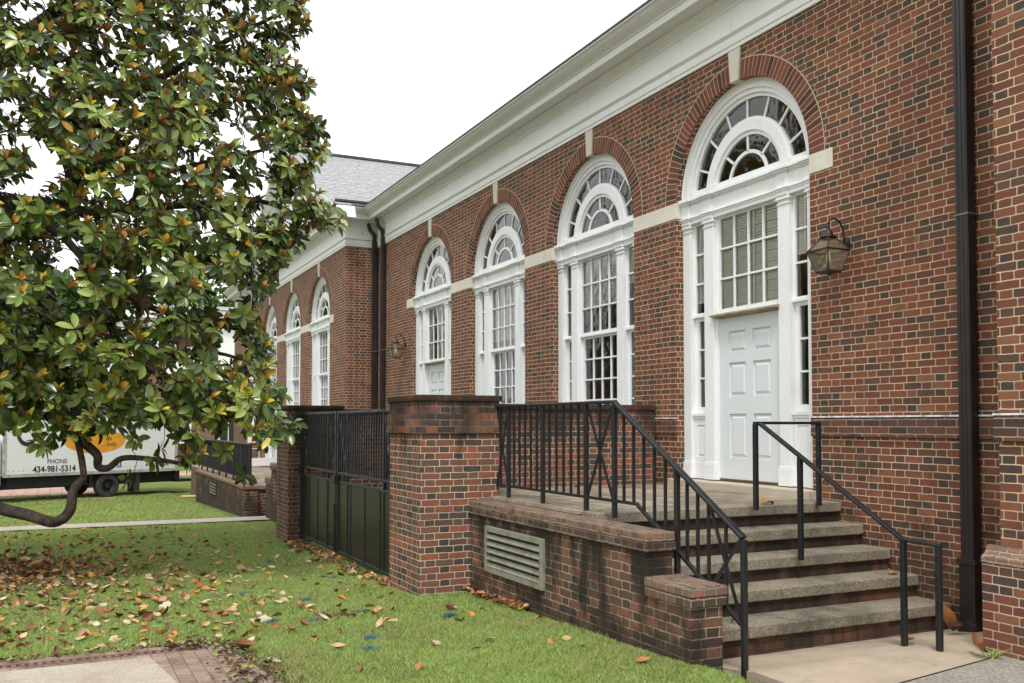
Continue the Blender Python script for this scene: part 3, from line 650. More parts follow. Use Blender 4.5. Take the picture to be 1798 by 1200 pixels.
# ------------------------------------------------ windows and doors
def window(X, yc, kind, zb, blinds=(), room='room'):
    P = lambda u, d, z: (X+d, yc-u, Z(z))
    def wb(b, u0, u1, d0, d1, z0, z1): b.box(X+d0, X+d1, yc-u1, yc-u0, Z(z0), Z(z1))
    def ring(b, r0, r1, d0, d1, zc=2.92, a0=0.0, a1=math.pi, n=32):
        for i in range(n):
            p, q = a0+(a1-a0)*i/n, a0+(a1-a0)*(i+1)/n
            f = lambda r, a, d: P(r*math.cos(a), d, zc+r*math.sin(a))
            b.add([f(r0, p, d0), f(r1, p, d0), f(r1, q, d0), f(r0, q, d0), f(r0, p, d1), f(r1, p, d1), f(r1, q, d1), f(r0, q, d1)],
                  [(0, 1, 2, 3), (1, 5, 6, 2), (0, 3, 7, 4), (4, 7, 6, 5)])
    door = kind == 'door'; french = kind == 'french'
    # ---- casing: arch architrave, entablature, pilasters, mullions, aprons
    b = MB()
    ring(b, 1.13, 1.25, .10, .24); ring(b, 1.075, 1.135, .125, .24); ring(b, 1.03, 1.08, .155, .24); ring(b, 1.225, 1.25, .085, .11)
    for u0, u1 in ((-1.25, -1.03), (1.03, 1.25)): wb(b, u0, u1, .12, .24, 2.92, 3.04)
    # entablature, broken forward over the pilasters
    def entab(u0, u1, f):
        wb(b, u0, u1, .10-f, .26, 2.702, 2.868)             # frieze
        for d, z0, z1 in ((.085, 2.868, 2.885), (.065, 2.885, 2.905), (.045, 2.905, 2.94), (.06, 2.94, 2.955)): wb(b, u0-(.10-d)*(f > 0), u1+(.10-d)*(f > 0), d-f, .26, z0, z1)
        for d, z0, z1 in ((.075, 2.684, 2.702), (.088, 2.660, 2.684), (.098, 2.612, 2.660)): wb(b, u0-(.10-d)*(f > 0), u1+(.10-d)*(f > 0), d-f, .26, z0, z1)
    entab(-1.234, 1.234, .0); entab(-.785, -.60, .022); entab(.60, .785, .022); entab(-1.23, -1.07, .0215); entab(1.07, 1.23, .0215)
    wb(b, -1.03, 1.03, .13, .22, 2.955, 3.04)
    base = -.71 if door else zb
    for s in (-1, 1):
        for u0, u1, d in ((1.075, 1.234, .105), (.60, .785, .105)):
            a, c = sorted((s*u0, s*u1)); wb(b, a, c, d, .26, base, 2.612)
            for dd, z0, z1 in ((.012, 2.585, 2.612), (.02, 2.565, 2.585), (.008, 2.51, 2.525)): wb(b, a-dd, c+dd, d-dd-.004, .255, z0, z1)
            if door:
                wb(b, a-.012, c+.012, d-.018, .25, -.71, -.515); wb(b, a-.006, c+.006, d-.01, .25, -.515, -.49)
        a, c = sorted((s*.573, s*.60)); wb(b, a, c, .15, .26, base, 2.612)
        a, c = sorted((s*.785, s*1.075)); wb(b, a, c, .165, .25, base, .10 if door else base+.12)
        if door:    # apron panel under the sidelight
            a, c = sorted((s*.787, s*1.073)); wb(b, a, c, .120, .25, .095, .125); wb(b, a, c, .135, .25, .062, .095)
            wb(b, a, c, .145, .20, -.71, -.50)
            for q0, q1, z0, z1 in ((.79, .845, -.50, .062), (1.015, 1.072, -.50, .062), (.845, 1.015, -.02, .062), (.845, 1.015, -.50, -.43)):
                aa, cc = sorted((s*q0, s*q1)); wb(b, aa, cc, .150, .2, z0, z1)
            aa, cc = sorted((s*.875, s*.985)); wb(b, aa, cc, .152, .2, -.40, -.05)
    if not door: wb(b, -1.24, 1.24, .05, .26, zb-.06, zb+.02)
    o = b.build('window', M['white'], BLD, bevel=.003)
    # ---- fanlight sash
    b = MB()
    ring(b, .59, .645, .165, .215); ring(b, .64, .765, .14, .22); ring(b, .76, .80, .155, .22)
    ring(b, .325, .367, .175, .21, 2.965)
    wb(b, -.64, -.59, .165, .215, 2.95, 3.0)
    for k in range(1, 8):
        a = math.pi*k/8; b.bar(P(.79*math.cos(a), .19, 2.92+.79*math.sin(a)), P(1.045*math.cos(a), .19, 2.92+1.045*math.sin(a)), .026, .03, up=(1, 0, 0))
    for k in (1, 2, 3):
        a = math.pi*k/4; b.bar(P(.35*math.cos(a), .19, 2.965+.35*math.sin(a)), P(.605*math.cos(a), .19, 2.93+.605*math.sin(a)), .026, .03, up=(1, 0, 0))
    b.build('fanlight_sash', M['white'], o)
    # ---- sashes below
    b = MB()
    def grid(u0, u1, z0, z1, cols, rows, d, fr=.035, bar=.024):
        wb(b, u0, u0+fr, d, d+.045, z0, z1); wb(b, u1-fr, u1, d, d+.045, z0, z1)
        wb(b, u0+fr, u1-fr, d, d+.045, z0, z0+fr*1.3); wb(b, u0+fr, u1-fr, d, d+.045, z1-fr*.7, z1)
        ui, uj, zi, zj = u0+fr, u1-fr, z0+fr*1.3, z1-fr*.7
        for k in range(1, cols):
            u = ui+(uj-ui)*k/cols; wb(b, u-bar/2, u+bar/2, d+.006, d+.04, zi, zj)
        for k in range(1, rows):
            z = zi+(zj-zi)*k/rows; wb(b, ui, uj, d+.004, d+.042, z-bar/2, z+bar/2)
    grid(-.573, .573, 1.395, 2.61, 4, 3, .165)
    for s in (-1, 1):
        a, c = sorted((s*.785, s*1.075)); grid(a, c, 1.395, 2.61, 1, 3, .17, .03)
        wb(b, a-.03, c+.03, .14, .22, 1.375, 1.405)
    if door:
        for s in (-1, 1):
            a, c = sorted((s*.785, s*1.075)); grid(a, c, .13, 1.375, 1, 3, .19, .065)
        wb(b, -.573, .573, .16, .25, 1.385, 1.40)
    else:
        zl = zb+.03
        grid(-.573, .573, zl, 1.375, 4, 4 if not french else 6, .20, .05)
        wb(b, -.573, .573, .15, .22, 1.375, 1.40)
        for s in (-1, 1):
            a, c = sorted((s*.785, s*1.075)); grid(a, c, zl, 1.375, 1, 4, .20, .05)
    b.build('sash', M['white'], o)
    # ---- glass
    b = MB(); n = 24
    b.add([P(1.05*math.cos(math.pi*i/n), .192, 2.92+1.05*math.sin(math.pi*i/n)) for i in range(n+1)], [tuple(range(n+1))]); b.build('pane', M['glass'], o, fixn=False)
    b = MB()
    def pane(u0, u1, z0, z1, d): b.add([P(u0, d, z0), P(u1, d, z0), P(u1, d, z1), P(u0, d, z1)], [(0, 1, 2, 3)])
    pane(-.56, .56, 1.41, 2.6, .19)
    for s in (-1, 1):
        a, c = sorted((s*.79, s*1.07)); pane(a, c, 1.41, 2.6, .195); pane(a, c, .15 if door else zb, 1.37, .217)
    if not door: pane(-.56, .56, zb+.03, 1.37, .227)
    b.build('pane', M['glass'], o, fixn=False)
    # ---- blinds inside
    if blinds:
        b = MB()
        for u0, u1, z0, z1, tilt in blinds:
            z = z1; k = 0
            while z > z0:
                sag = .012*math.sin(k*1.7)+.003*math.sin(k*9.1)
                b.add([P(u0, .222, z-.0345), P(u1, .222, z-.0345+sag*.3), P(u1, .238, z+sag*.3), P(u0, .238, z)], [(0, 1, 2, 3)])
                z -= .032; k += 1
            wb(b, u0, u1, .216, .25, z0-.03, z0)
            for q in ((u0+(u1-u0)*.55,) if u1-u0 > .5 else ((u0+u1)/2,)): wb(b, q-.014, q+.014, .213, .218, z0, z1)
        b.build('blind', M['blind'], o)
    # ---- the dim room behind
    b = MB(); y0, y1, z0, z1, xb = yc-1.72, yc+1.72, Z(-1.0), Z(4.4), X+4.0
    x0 = X+.30
    b.add([(x0, y0, z0), (x0, y1, z0), (x0, y1, z1), (x0, y0, z1), (xb, y0, z0), (xb, y1, z0), (xb, y1, z1), (xb, y0, z1)],
          [(4, 5, 6, 7), (0, 1, 5, 4), (3, 2, 6, 7), (0, 4, 7, 3), (1, 5, 6, 2)])
    b.build('room', M[room], o, fixn=False)
    # ---- door leaf
    if door:
        b = MB(); dz0, dz1 = -.685, 1.318
        stiles = ((-.572, -.385), (-.065, .065), (.385, .572))
        for u0, u1 in stiles: wb(b, u0, u1, .175, .225, dz0, dz1)
        for z0, z1 in ((dz0, -.425), (.12, .335), (.755, .880), (1.145, dz1)):
            for u0, u1 in ((-.385, -.065), (.065, .385)): wb(b, u0, u1, .175, .225, z0, z1)
        for z0, z1 in ((-.425, .12), (.335, .755), (.88, 1.145)):
            for u0, u1 in ((-.385, -.065), (.065, .385)):
                e = .042
                f = [P(u0, .197, z0), P(u1, .197, z0), P(u1, .197, z1), P(u0, .197, z1)]; q = [P(u0+e*.55, .197, z0+e*.55), P(u1-e*.55, .197, z0+e*.55), P(u1-e*.55, .197, z1-e*.55), P(u0+e*.55, .197, z1-e*.55)]
                h = [P(u0+e*1.25, .181, z0+e*1.25), P(u1-e*1.25, .181, z0+e*1.25), P(u1-e*1.25, .181, z1-e*1.25), P(u0+e*1.25, .181, z1-e*1.25)]
                b.add(f+q+h, [(0, 1, 5, 4), (1, 2, 6, 5), (2, 3, 7, 6), (3, 0, 4, 7), (4, 5, 9, 8), (5, 6, 10, 9), (6, 7, 11, 10), (7, 4, 8, 11), (8, 9, 10, 11)])
        d = b.build('door', M['door'], BLD)
        for z in (1.08, .42, -.30):
            b = MB(); b.tube([P(.575, .168, z-.065), P(.575, .168, z+.065)], .010, 8); wb(b, .568, .583, .170, .176, z-.06, z+.06); b.build('hinge', M['hinge'], d)
        b = MB(); wb(b, -.565, .565, .165, .23, -.712, -.686); b.build('sweep_strip', M['brass'], d)
        b = MB(); b.prism([P(-.62, .17, 1.322), P(-.62, .055, 1.345), P(-.62, .055, 1.36), P(-.62, .13, 1.385), P(-.62, .17, 1.388)], (0, -1.24, 0)); b.build('drip_hood', M['hood'], BLD)
        b = MB(); wb(b, -1.30, 1.30, -.125, .24, -.84, -.722); b.build('threshold', M['threshold'], BLD, bevel=.008)
window(D, 9.005, 'door', -.71, blinds=[(-.56, .56, 1.42, 2.6, 0), (.79, 1.07, 1.95, 2.6, .0), (-1.07, -.79, 1.60, 2.6, 0)], room='gold_room')
window(D, 12.505, 'sash', -.05, blinds=[(-.56, .56, 1.85, 2.6, 0), (.79, 1.07, 2.1, 2.6, 0)])
window(D, 16.005, 'sash', -.05, blinds=[(-.56, .56, 1.60, 2.6, 0), (-1.07, -.79, 1.6, 2.6, 0)])
window(D, 19.505, 'door', -.71, blinds=[(-.10, .56, 1.42, 2.6, 0)])
window(XW, 26.24, 'sash', -.05); window(XW, 29.74, 'sash', -.05)
window(XW, 33.24, 'french', -1.36); window(XW, 36.74, 'sash', -.05)
# French door leaf standing open, square to the wing wall
b = MB(); yd, x0, x1 = 31.75, 5.50, 6.50; z0, z1 = Z(-1.40), Z(.86)
for a, c in ((x0, x0+.12), (x1-.12, x1)): b.box(a, c, yd, yd+.05, z0, z1)
for a, c in ((z0, z0+.26), (z1-.12, z1), (Z(-.42), Z(-.34))): b.box(x0+.12, x1-.12, yd, yd+.05, a, c)
for k in (1, 2): b.box(x0+.12+(x1-x0-.24)*k/3-.012, x0+.12+(x1-x0-.24)*k/3+.012, yd+.008, yd+.042, z0+.26, z1-.12)
for k in (1, 2, 3, 4, 5): b.box(x0+.12, x1-.12, yd+.009, yd+.041, z0+.26+(z1-z0-.38)*k/6-.012, z0+.26+(z1-z0-.38)*k/6+.012)
fd = b.build('french_door', M['white'], BLD)
b = MB(); b.add([(x0+.1, yd+.025, z0+.2), (x1-.1, yd+.025, z0+.2), (x1-.1, yd+.025, z1-.1), (x0+.1, yd+.025, z1-.1)], [(0, 1, 2, 3)]); b.build('pane', M['glass'], fd)
b = MB(); b.bar((x0+.05, yd-.06, Z(-.62)), (x1-.05, yd-.06, Z(-.62)), .05, .06); b.build('push_bar', M['wood'], fd, bevel=.01)
for z in (-1.2, -.3, .6):
    b = MB(); b.box(x1-.005, x1+.02, yd-.02, yd+.0, Z(z), Z(z+.12)); b.build('hinge', M['hinge'], fd)
b = MB(); b.box(XW-.5, XW+.3, 31.99, 34.5, Z(-1.52), Z(-1.42)); b.build('threshold', M['threshold'], BLD)
b = MB(); b.box(6.86, 6.90, YF-.045, YF-.004, Z(4.86), Z(4.93)); b.build('security_light', M['truck_grey'], BLD)

# ---------------------------------------------------------------- entrance steps, landing, cheek walls
def tread_box(b, x0, x1, ya, yb, z0, z1): b.box(x0, x1, ya, yb, z0, z1)
LAND = Z(-.812)
def entrance(m, label1, label2):
    "m maps a Y of the near entrance to this one's (identity or mirrored)"
    st = thing('entrance_steps', label1, 'steps', (5.9, m(6.7), Z(-1.85)))
    b = MB()
    fronts = [7.36, 7.06, 6.72, 6.39, 6.03]; tops = [-.812, -1.016, -1.22, -1.424, -1.628]
    for i, (y, z) in enumerate(zip(fronts, tops)):
        x0 = 4.37; x1 = D-.002; back = y+.42 if i else y+.30
        if i == 0: back = y+.30
        q = MB(); xs_ = [x0, x0+(1.02, 1.25, .72, 1.28, .62)[i], x0+(2.05, 2.32, 1.83, 2.28, 1.74)[i], x1]
        for a, c in zip(xs_[:-1], xs_[1:]): q.box(a+.003, c-.003, m(y), m(back), Z(z-.098), Z(z))
        q.build('tread', M['tread'] if i else M['nosing'], st, bevel=.010)
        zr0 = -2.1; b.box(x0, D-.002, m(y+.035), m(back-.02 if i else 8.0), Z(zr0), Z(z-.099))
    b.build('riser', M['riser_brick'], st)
    b = MB(); b.box(4.33, D-.002, m(7.36+.301), m(10.72), Z(-1.0), LAND); b.build('landing_floor', M['landing'], st)
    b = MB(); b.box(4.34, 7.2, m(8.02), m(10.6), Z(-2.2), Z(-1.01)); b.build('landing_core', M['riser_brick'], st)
    wl = thing('low_brick_wall', label2, 'wall', (4.2, m(7.8), Z(-1.85)))
    b = MB(); b.box(4.10, 4.345, m(6.17), m(9.66), Z(-2.3), Z(-.998)); b.build('wall', M['low_brick'], wl, bevel=.006)
    b = MB(); b.box(4.07, 4.362, m(6.14), m(9.66), Z(-.997), Z(-.925)); b.build('rowlock_course', M['rowlock_brick'], wl, bevel=.008)
    b = MB(); b.box(4.075, 4.357, m(6.145), m(9.66), Z(-.924), Z(-.850)); b.build('coping', M['cap_brick'], wl, bevel=.010)
    b = MB(); b.box(4.10, 4.385, m(5.60), m(6.169), Z(-2.3), Z(-1.333)); b.build('end_pier', M['low_brick'], wl, bevel=.007)
    b = MB(); b.box(4.078, 4.41, m(5.575), m(6.169), Z(-1.332), Z(-1.259)); b.build('rowlock_course', M['rowlock_brick'], wl, bevel=.009)
    b = MB(); b.box(4.074, 4.414, m(5.571), m(6.169), Z(-1.258), Z(-1.183)); b.build('coping', M['cap_brick'], wl, bevel=.012)
    return st, wl
M['nosing'] = concrete('landing_nosing', (.20, .175, .13), (.28, .245, .185), agg=.3, stain=.8, scale=2)
st1, wl1 = entrance(lambda y: y, 'five worn aggregate steps with brick risers climbing to the nearest white door', 'stained low brick wall with louvered vent beside the near steps')
st2, wl2 = entrance(lambda y: 26.92-y, 'far steps descending to the concrete path beyond the second pier', 'low stepped brick wall just beyond the second gate pier')
# louvered vent in the near wall
y0, y1, z0, z1 = 7.87, 9.20, Z(-1.565), Z(-1.085)
b = MB(); fw_ = .055
b.box(4.062, 4.12, y0, y1, z1-fw_, z1); b.box(4.062, 4.12, y0, y1, z0, z0+fw_); b.box(4.062, 4.12, y0, y0+fw_, z0+fw_, z1-fw_); b.box(4.062, 4.12, y1-fw_, y1, z0+fw_, z1-fw_)
vent = b.build('vent', M['louver'], wl1, bevel=.004)
b = MB(); b.box(4.0955, 4.0985, y0+fw_, y1-fw_, z0+fw_, z1-fw_); b.build('void', M['dark_void'], vent)  # flat near-black sheet: the shade behind the slats is in its colour
for k in range(5):
    z = z0+fw_+.010+k*(z1-z0-2*fw_)/5
    b = MB(); b.prism([(4.058, y0+fw_, z), (4.062, y0+fw_, z-.010), (4.094, y0+fw_, z+.022), (4.092, y0+fw_, z+.036)], (0, y1-y0-2*fw_, 0)); b.build('louver_slat', M['louver'], vent)

# ---------------------------------------------------------------- brick piers, yard walls
def pier(y0, y1, label, dark):
    t = thing('brick_pier', label, 'pier', (3.97, (y0+y1)/2, gz(y0)))
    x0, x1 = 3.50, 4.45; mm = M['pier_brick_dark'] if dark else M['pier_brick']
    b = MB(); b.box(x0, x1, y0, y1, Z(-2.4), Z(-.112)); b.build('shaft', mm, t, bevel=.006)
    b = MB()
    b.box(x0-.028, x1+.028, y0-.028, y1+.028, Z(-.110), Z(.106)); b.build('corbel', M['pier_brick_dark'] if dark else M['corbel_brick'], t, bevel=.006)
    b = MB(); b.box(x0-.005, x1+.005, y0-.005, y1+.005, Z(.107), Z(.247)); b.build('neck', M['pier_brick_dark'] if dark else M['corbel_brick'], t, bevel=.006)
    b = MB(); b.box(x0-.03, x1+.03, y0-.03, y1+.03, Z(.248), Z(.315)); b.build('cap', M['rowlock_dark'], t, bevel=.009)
    return t
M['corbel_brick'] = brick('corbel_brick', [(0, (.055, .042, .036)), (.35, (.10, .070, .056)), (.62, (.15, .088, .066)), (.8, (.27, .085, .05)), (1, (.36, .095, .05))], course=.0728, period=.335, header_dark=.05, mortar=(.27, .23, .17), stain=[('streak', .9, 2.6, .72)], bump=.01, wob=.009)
M['rowlock_dark'] = brick('rowlock_dark', [(0, (.05, .035, .03)), (.5, (.11, .06, .045)), (1, (.22, .07, .045))], course=.0728, period=.112, mode='stack2', mortar=(.10, .085, .06), joint=.011, bump=.010, wob=.012, stain=[('streak', 1.4, 2.2, .7)], moss=.3)
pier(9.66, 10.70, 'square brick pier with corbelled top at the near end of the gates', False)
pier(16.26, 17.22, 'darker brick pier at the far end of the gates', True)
def yard_wall(y0, y1, label, sgn):
    t = thing('yard_wall', label, 'wall', (5.9, y0, Z(-1.9)))
    b = MB(); b.box(4.452, D-.03, y0, y1, Z(-2.4), Z(.178)); b.build('wall', M['yard_brick'], t)
    b = MB(); b.box(4.452, D-.03, y0-.02, y1+.02, Z(.179), Z(.25)); b.build('coping', M['rowlock_dark'], t, bevel=.008)
yard_wall(10.715, 11.02, 'tall brick wall behind the railing, running from near pier to building', 1)
yard_wall(15.96, 16.25, 'brick wall seen behind the gates, closing the far side of the yard', -1)
b = MB(); b.box(3.8, D, 11.03, 15.95, Z(-2.2), Z(-1.97)); tag(b.build('yard_floor', M['path']), kind='structure')

# ---------------------------------------------------------------- railing along the landing
def P3(y, z, x=4.42): return (x, y, Z(z))
RL = thing('stair_railing', 'black metal railing with crossed bars along the landing wall and steps', 'railing', P3(8, -.81))
b = MB(); topz = .192
b.bar(P3(9.66, topz), P3(7.135, topz), .055, .030); b.bar(P3(7.15, topz), P3(5.40, -.822), .055, .030); b.build('top_rail', M['black'], RL, bevel=.008)
b = MB(); b.bar(P3(9.66, -.685), P3(6.79, -.685), .028, .028); b.bar(P3(6.80, -.68), P3(5.40, -1.462), .028, .030); b.build('bottom_rail', M['black'], RL, bevel=.004)
def slope(y, za, zb_, ya, yb_): return za+(zb_-za)*(y-ya)/(yb_-ya)
def toprail(y): return topz-.012 if y > 7.14 else slope(y, topz, -.822, 7.15, 5.40)-.012
def botrail(y): return -.685 if y > 6.8 else slope(y, -.68, -1.462, 6.80, 5.40)
posts = [(9.345, -.815), (8.53, -.815), (7.65, -.815), (7.15, -.815), (6.21, -1.424), (5.40, -1.80)]
for y, z in posts:
    b = MB(); b.bar(P3(y, z-.02), P3(y, toprail(y)), .040, .040); b.build('post', M['black'], RL, bevel=.004)
bal = [9.55]+[9.345-(9.345-8.53)*k/6 for k in range(1, 6)]+[8.53-(8.53-7.65)*k/6 for k in range(1, 6)]+[7.40]+[7.15-.156*k for k in range(1, 6)]+[6.21-.135*k for k in (1, 2, 3)]+[5.60]
for y in bal:
    b = MB(); b.bar(P3(y, botrail(y)), P3(y, toprail(y)), .021, .021); b.build('baluster', M['black'], RL)
def cross(ya, yb_):
    for p, q in (((ya, botrail(ya)), (yb_, toprail(yb_))), ((ya, toprail(ya)), (yb_, botrail(yb_)))):
        b = MB(); b.bar(P3(*p), P3(*q), .014, .026); b.build('cross_bar', M['black'], RL)
cross(7.63, 7.17); cross(9.64, 9.365); cross(5.79, 5.42)
# handrail on the wall side
HR = thing('handrail', 'plain black metal handrail on slim posts at the wall side of the steps', 'handrail', (6.1, 6.3, Z(-1.5)))
b = MB()
b.bar((6.002, 7.157, Z(.005)), (6.94, 7.286, Z(.005)), .05, .028); b.build('top_bar', M['black'], HR, bevel=.004)
b = MB(); b.bar((6.06, 7.165, Z(.008)), (6.1, 5.50, Z(-.928)), .052, .030); b.bar((6.1, 5.51, Z(-.928)), (6.115, 5.14, Z(-.945)), .05, .028); b.build('grip_rail', M['black'], HR, bevel=.008)
for x, y, za, zb_ in ((6.01, 7.157, -.83, -.005), (6.925, 7.285, -.83, -.005), (6.07, 6.62, -1.24, -.30), (6.1, 5.49, -1.80, -.935), (6.112, 5.165, -1.80, -.95)):
    b = MB(); b.bar((x, y, Z(za)), (x, y, Z(zb_)), .042, .042); b.build('post', M['black'], HR, bevel=.004)

# ---------------------------------------------------------------- gates
XGT = 3.72
def gate_leaf(ya, yb_, label, s):
    "ya hinge side, yb_ meeting side"
    t = thing('gate', label, 'gate', (XGT, ya, Z(-1.93)), 'pair of metal yard gates')
    T, Mi, Mu, B = .165, -.865, -.735, -1.90
    q = lambda y, z: (XGT, y, Z(z)); hi = max(ya, yb_); lo = min(ya, yb_)
    b = MB()
    for y in (ya+s*.03, yb_-s*.03): b.bar(q(y, B-.02), q(y, T), .05, .05)
    for z in (T, Mi, Mu, B): b.bar(q(lo+.01, z), q(hi-.01, z), .04, .038)
    b.build('frame', M['black'], t, bevel=.004)
    xl = .48                                  # width of the crossed end bays
    for (c0, c1) in ((ya+s*.05, ya+s*(.05+xl)), (yb_-s*.05, yb_-s*(.05+xl))):
        for p, r_ in (((c0, T), (c1, Mi)), ((c0, Mi), (c1, T))):
            b = MB(); b.bar(q(*p), q(*r_), .012, .028, up=(1, 0, 0)); b.build('brace', M['black'], t)
        b = MB(); b.bar(q(c1, B), q(c1, T), .03, .03); b.build('stile', M['black'], t)
    n = int(abs(yb_-ya)/.108)
    for k in range(1, n):
        y = ya+(yb_-ya)*k/n
        b = MB(); b.bar(q(y, Mu), q(y, T), .02, .02); b.build('bar', M['black'], t)
    b = MB(); b.box(XGT-.004, XGT+.004, lo+.05, hi-.05, Z(B), Z(Mi)); b.build('sheet_panel', M['gate_panel'], t)
    for k in (1, 2, 3):
        y = ya+(yb_-ya)*k/4
        b = MB(); b.bar(q(y, B+.02), q(y, Mi-.02), .026, .034); b.build('batten', M['black'], t)
    for z in (-1.70, -.80):
        b = MB(); b.box(XGT-.035, XGT+.035, ya-s*.045, ya+s*.03, Z(z-.08), Z(z+.08)); b.build('hinge', M['black'], t)
    return t
gl = gate_leaf(16.215, 13.88, 'narrower far leaf of the black metal gate, hinged on the dark pier', -1)
gr = gate_leaf(11.06, 13.82, 'wider near leaf of the black metal gate, ending behind the near pier', 1)
b = MB(); b.bar((XGT-.05, 13.86, Z(-1.99)), (XGT-.05, 13.86, Z(-1.2)), .02, .02); b.box(XGT-.07, XGT-.03, 13.79, 13.93, Z(-.90), Z(-.78)); b.bar((XGT-.055, 13.9, Z(-1.60)), (XGT-.055, 14.15, Z(-1.60)), .02, .02); b.build('drop_bolt', M['black'], gl)
BN = thing('bin', 'slim teal plastic bin standing in the yard behind the gate', 'bin', (3.98, 12.0, Z(-1.95)))
b = MB(); b.prism([(3.92, 11.78, Z(-1.95)), (4.40, 11.78, Z(-1.95)), (4.40, 12.22, Z(-1.95)), (3.92, 12.22, Z(-1.95))], (0, 0, 1.5)); b.build('body', M['teal'], BN, bevel=.03)
b = MB(); b.box(3.89, 4.43, 11.75, 12.25, Z(-.448), Z(-.37)); b.build('lid', M['teal'], BN, bevel=.02)

# ---------------------------------------------------------------- wall lanterns
def lantern(y, label):
    t = thing('wall_lantern', label, 'lantern', (D-.25, y, Z(1.72)), 'wall lanterns')
    c = Vector((D-.25, y, 0))
    def sq(h, z): return [Vector((c.x+sx*h, c.y+sy*h, Z(z))) for sx, sy in ((-1, -1), (1, -1), (1, 1), (-1, 1))]
    lo, mid, up_ = sq(.085, 1.55), sq(.148, 1.765), sq(.052, 1.90)
    b = MB()
    for k in range(4):
        b.bar(lo[k], mid[k], .013, .013); b.bar(mid[k], up_[k], .013, .013)
        for r_ in (lo, mid, up_): b.bar(r_[k], r_[(k+1) % 4], .017, .017)
    b.build('cage', M['lantern'], t)
    b = MB()
    for A, B in ((lo, mid), (mid, up_)):
        for k in range(4): b.add([A[k], A[(k+1) % 4], B[(k+1) % 4], B[k]], [(0, 1, 2, 3)])
    b.build('glass_pane', M['lamp_glass'], t)
    b = MB(); b.lathe((c.x, c.y, 0), [(.088, Z(1.905)), (.084, Z(1.915)), (.05, Z(1.94)), (.045, Z(1.965)), (.028, Z(1.985)), (.012, Z(1.995)), (.022, Z(2.01)), (.022, Z(2.03)), (.008, Z(2.045))], 14); b.build('cap', M['lantern'], t, smooth=True)
    b = MB(); b.tube([(c.x, c.y, Z(2.04)), (c.x+.02, c.y, Z(2.085)), (c.x+.08, c.y, Z(2.115)), (c.x+.15, c.y, Z(2.09)), (c.x+.20, c.y, Z(2.02)), (c.x+.215, c.y, Z(1.93)), (c.x+.225, c.y, Z(1.86))], .011, 8); b.build('hook_arm', M['lantern'], t, smooth=True)
    b = MB(); b.lathe((D-.002, y, Z(1.87)), [(.06, -.0), (.06, -.012), (.04, -.02), (.02, -.03)], 14, 'x')
    b.tube([(c.x+.225, c.y, Z(1.88)), (c.x+.20, c.y, Z(1.83)), (c.x+.17, c.y, Z(1.85)), (c.x+.185, c.y, Z(1.875))], .008, 6); b.build('backplate', M['lantern'], t)
    b = MB(); b.lathe((c.x, c.y, 0), [(.03, Z(1.555)), (.03, Z(1.565)), (.02, Z(1.57)), (.02, Z(1.64))], 10)
    b.box(c.x-.082, c.x+.082, c.y-.082, c.y+.082, Z(1.542), Z(1.551)); b.tube([(c.x+.02, c.y, Z(1.55)), (c.x+.02, c.y, Z(1.515))], .012, 8); b.build('base', M['lantern'], t)
    b = MB(); b.lathe((c.x, c.y, 0), [(.012, Z(1.64)), (.022, Z(1.66)), (.026, Z(1.70)), (.018, Z(1.745)), (.005, Z(1.78))], 12); b.build('bulb', M['bulb'], t, smooth=True)
lantern(7.25, 'bronze glass wall lantern to the right of the nearest white door')
lantern(21.15, 'small bronze wall lantern between the far downspouts and the far door')

# ---------------------------------------------------------------- far terrace with its railing
TW = thing('terrace_wall', 'low brick terrace wall with small vent beyond the path', 'wall', (3.75, 25, Z(-2.1)))
b = MB(); b.box(3.72, 4.02, 21.85, 30.4, Z(-2.7), Z(-1.49)); b.build('wall', M['low_brick'], TW, bevel=.006)
b = MB(); b.box(3.69, 4.05, 21.82, 30.43, Z(-1.489), Z(-1.415)); b.build('coping', M['cap_brick'], TW, bevel=.01)
b = MB(); b.box(3.700, 3.73, 26.1, 27.2, Z(-1.92), Z(-1.60)); v2 = b.build('vent', M['chassis'], TW)
for k in range(4):
    b = MB(); b.box(3.685, 3.70, 26.1, 27.2, Z(-1.90+.08*k), Z(-1.875+.08*k)); b.build('louver_slat', M['louver'], v2)
b = MB(); b.box(4.05, XW, 22.2, 34.6, Z(-1.52), Z(-1.45)); tag(b.build('terrace_floor', M['landing']), kind='structure')
b = MB(); b.box(4.06, XW, 22.25, 34.55, Z(-2.7), Z(-1.521)); b.build('core', M['yard_brick'], TW)
TR = thing('terrace_railing', 'long black railing of upright bars on the far terrace wall', 'railing', (3.88, 26, Z(-1.41)))
b = MB(); b.bar((3.88, 22.0, Z(-.47)), (3.88, 30.3, Z(-.47)), .05, .04); b.bar((3.88, 22.0, Z(-1.29)), (3.88, 30.3, Z(-1.29)), .03, .03); b.bar((3.88, 22.0, Z(-.47)), (4.5, 22.0, Z(-.47)), .05, .04); b.build('top_rail', M['black'], TR)
for k in range(8):
    y = 22.0+8.3*k/7
    b = MB(); b.bar((3.88, y, Z(-1.43)), (3.88, y, Z(-.47)), .045, .045); b.build('post', M['black'], TR)
for k in range(66):
    y = 22.06+8.2*k/65
    b = MB(); b.bar((3.88, y, Z(-1.29)), (3.88, y, Z(-.47)), .02, .02); b.build('bar', M['black'], TR)

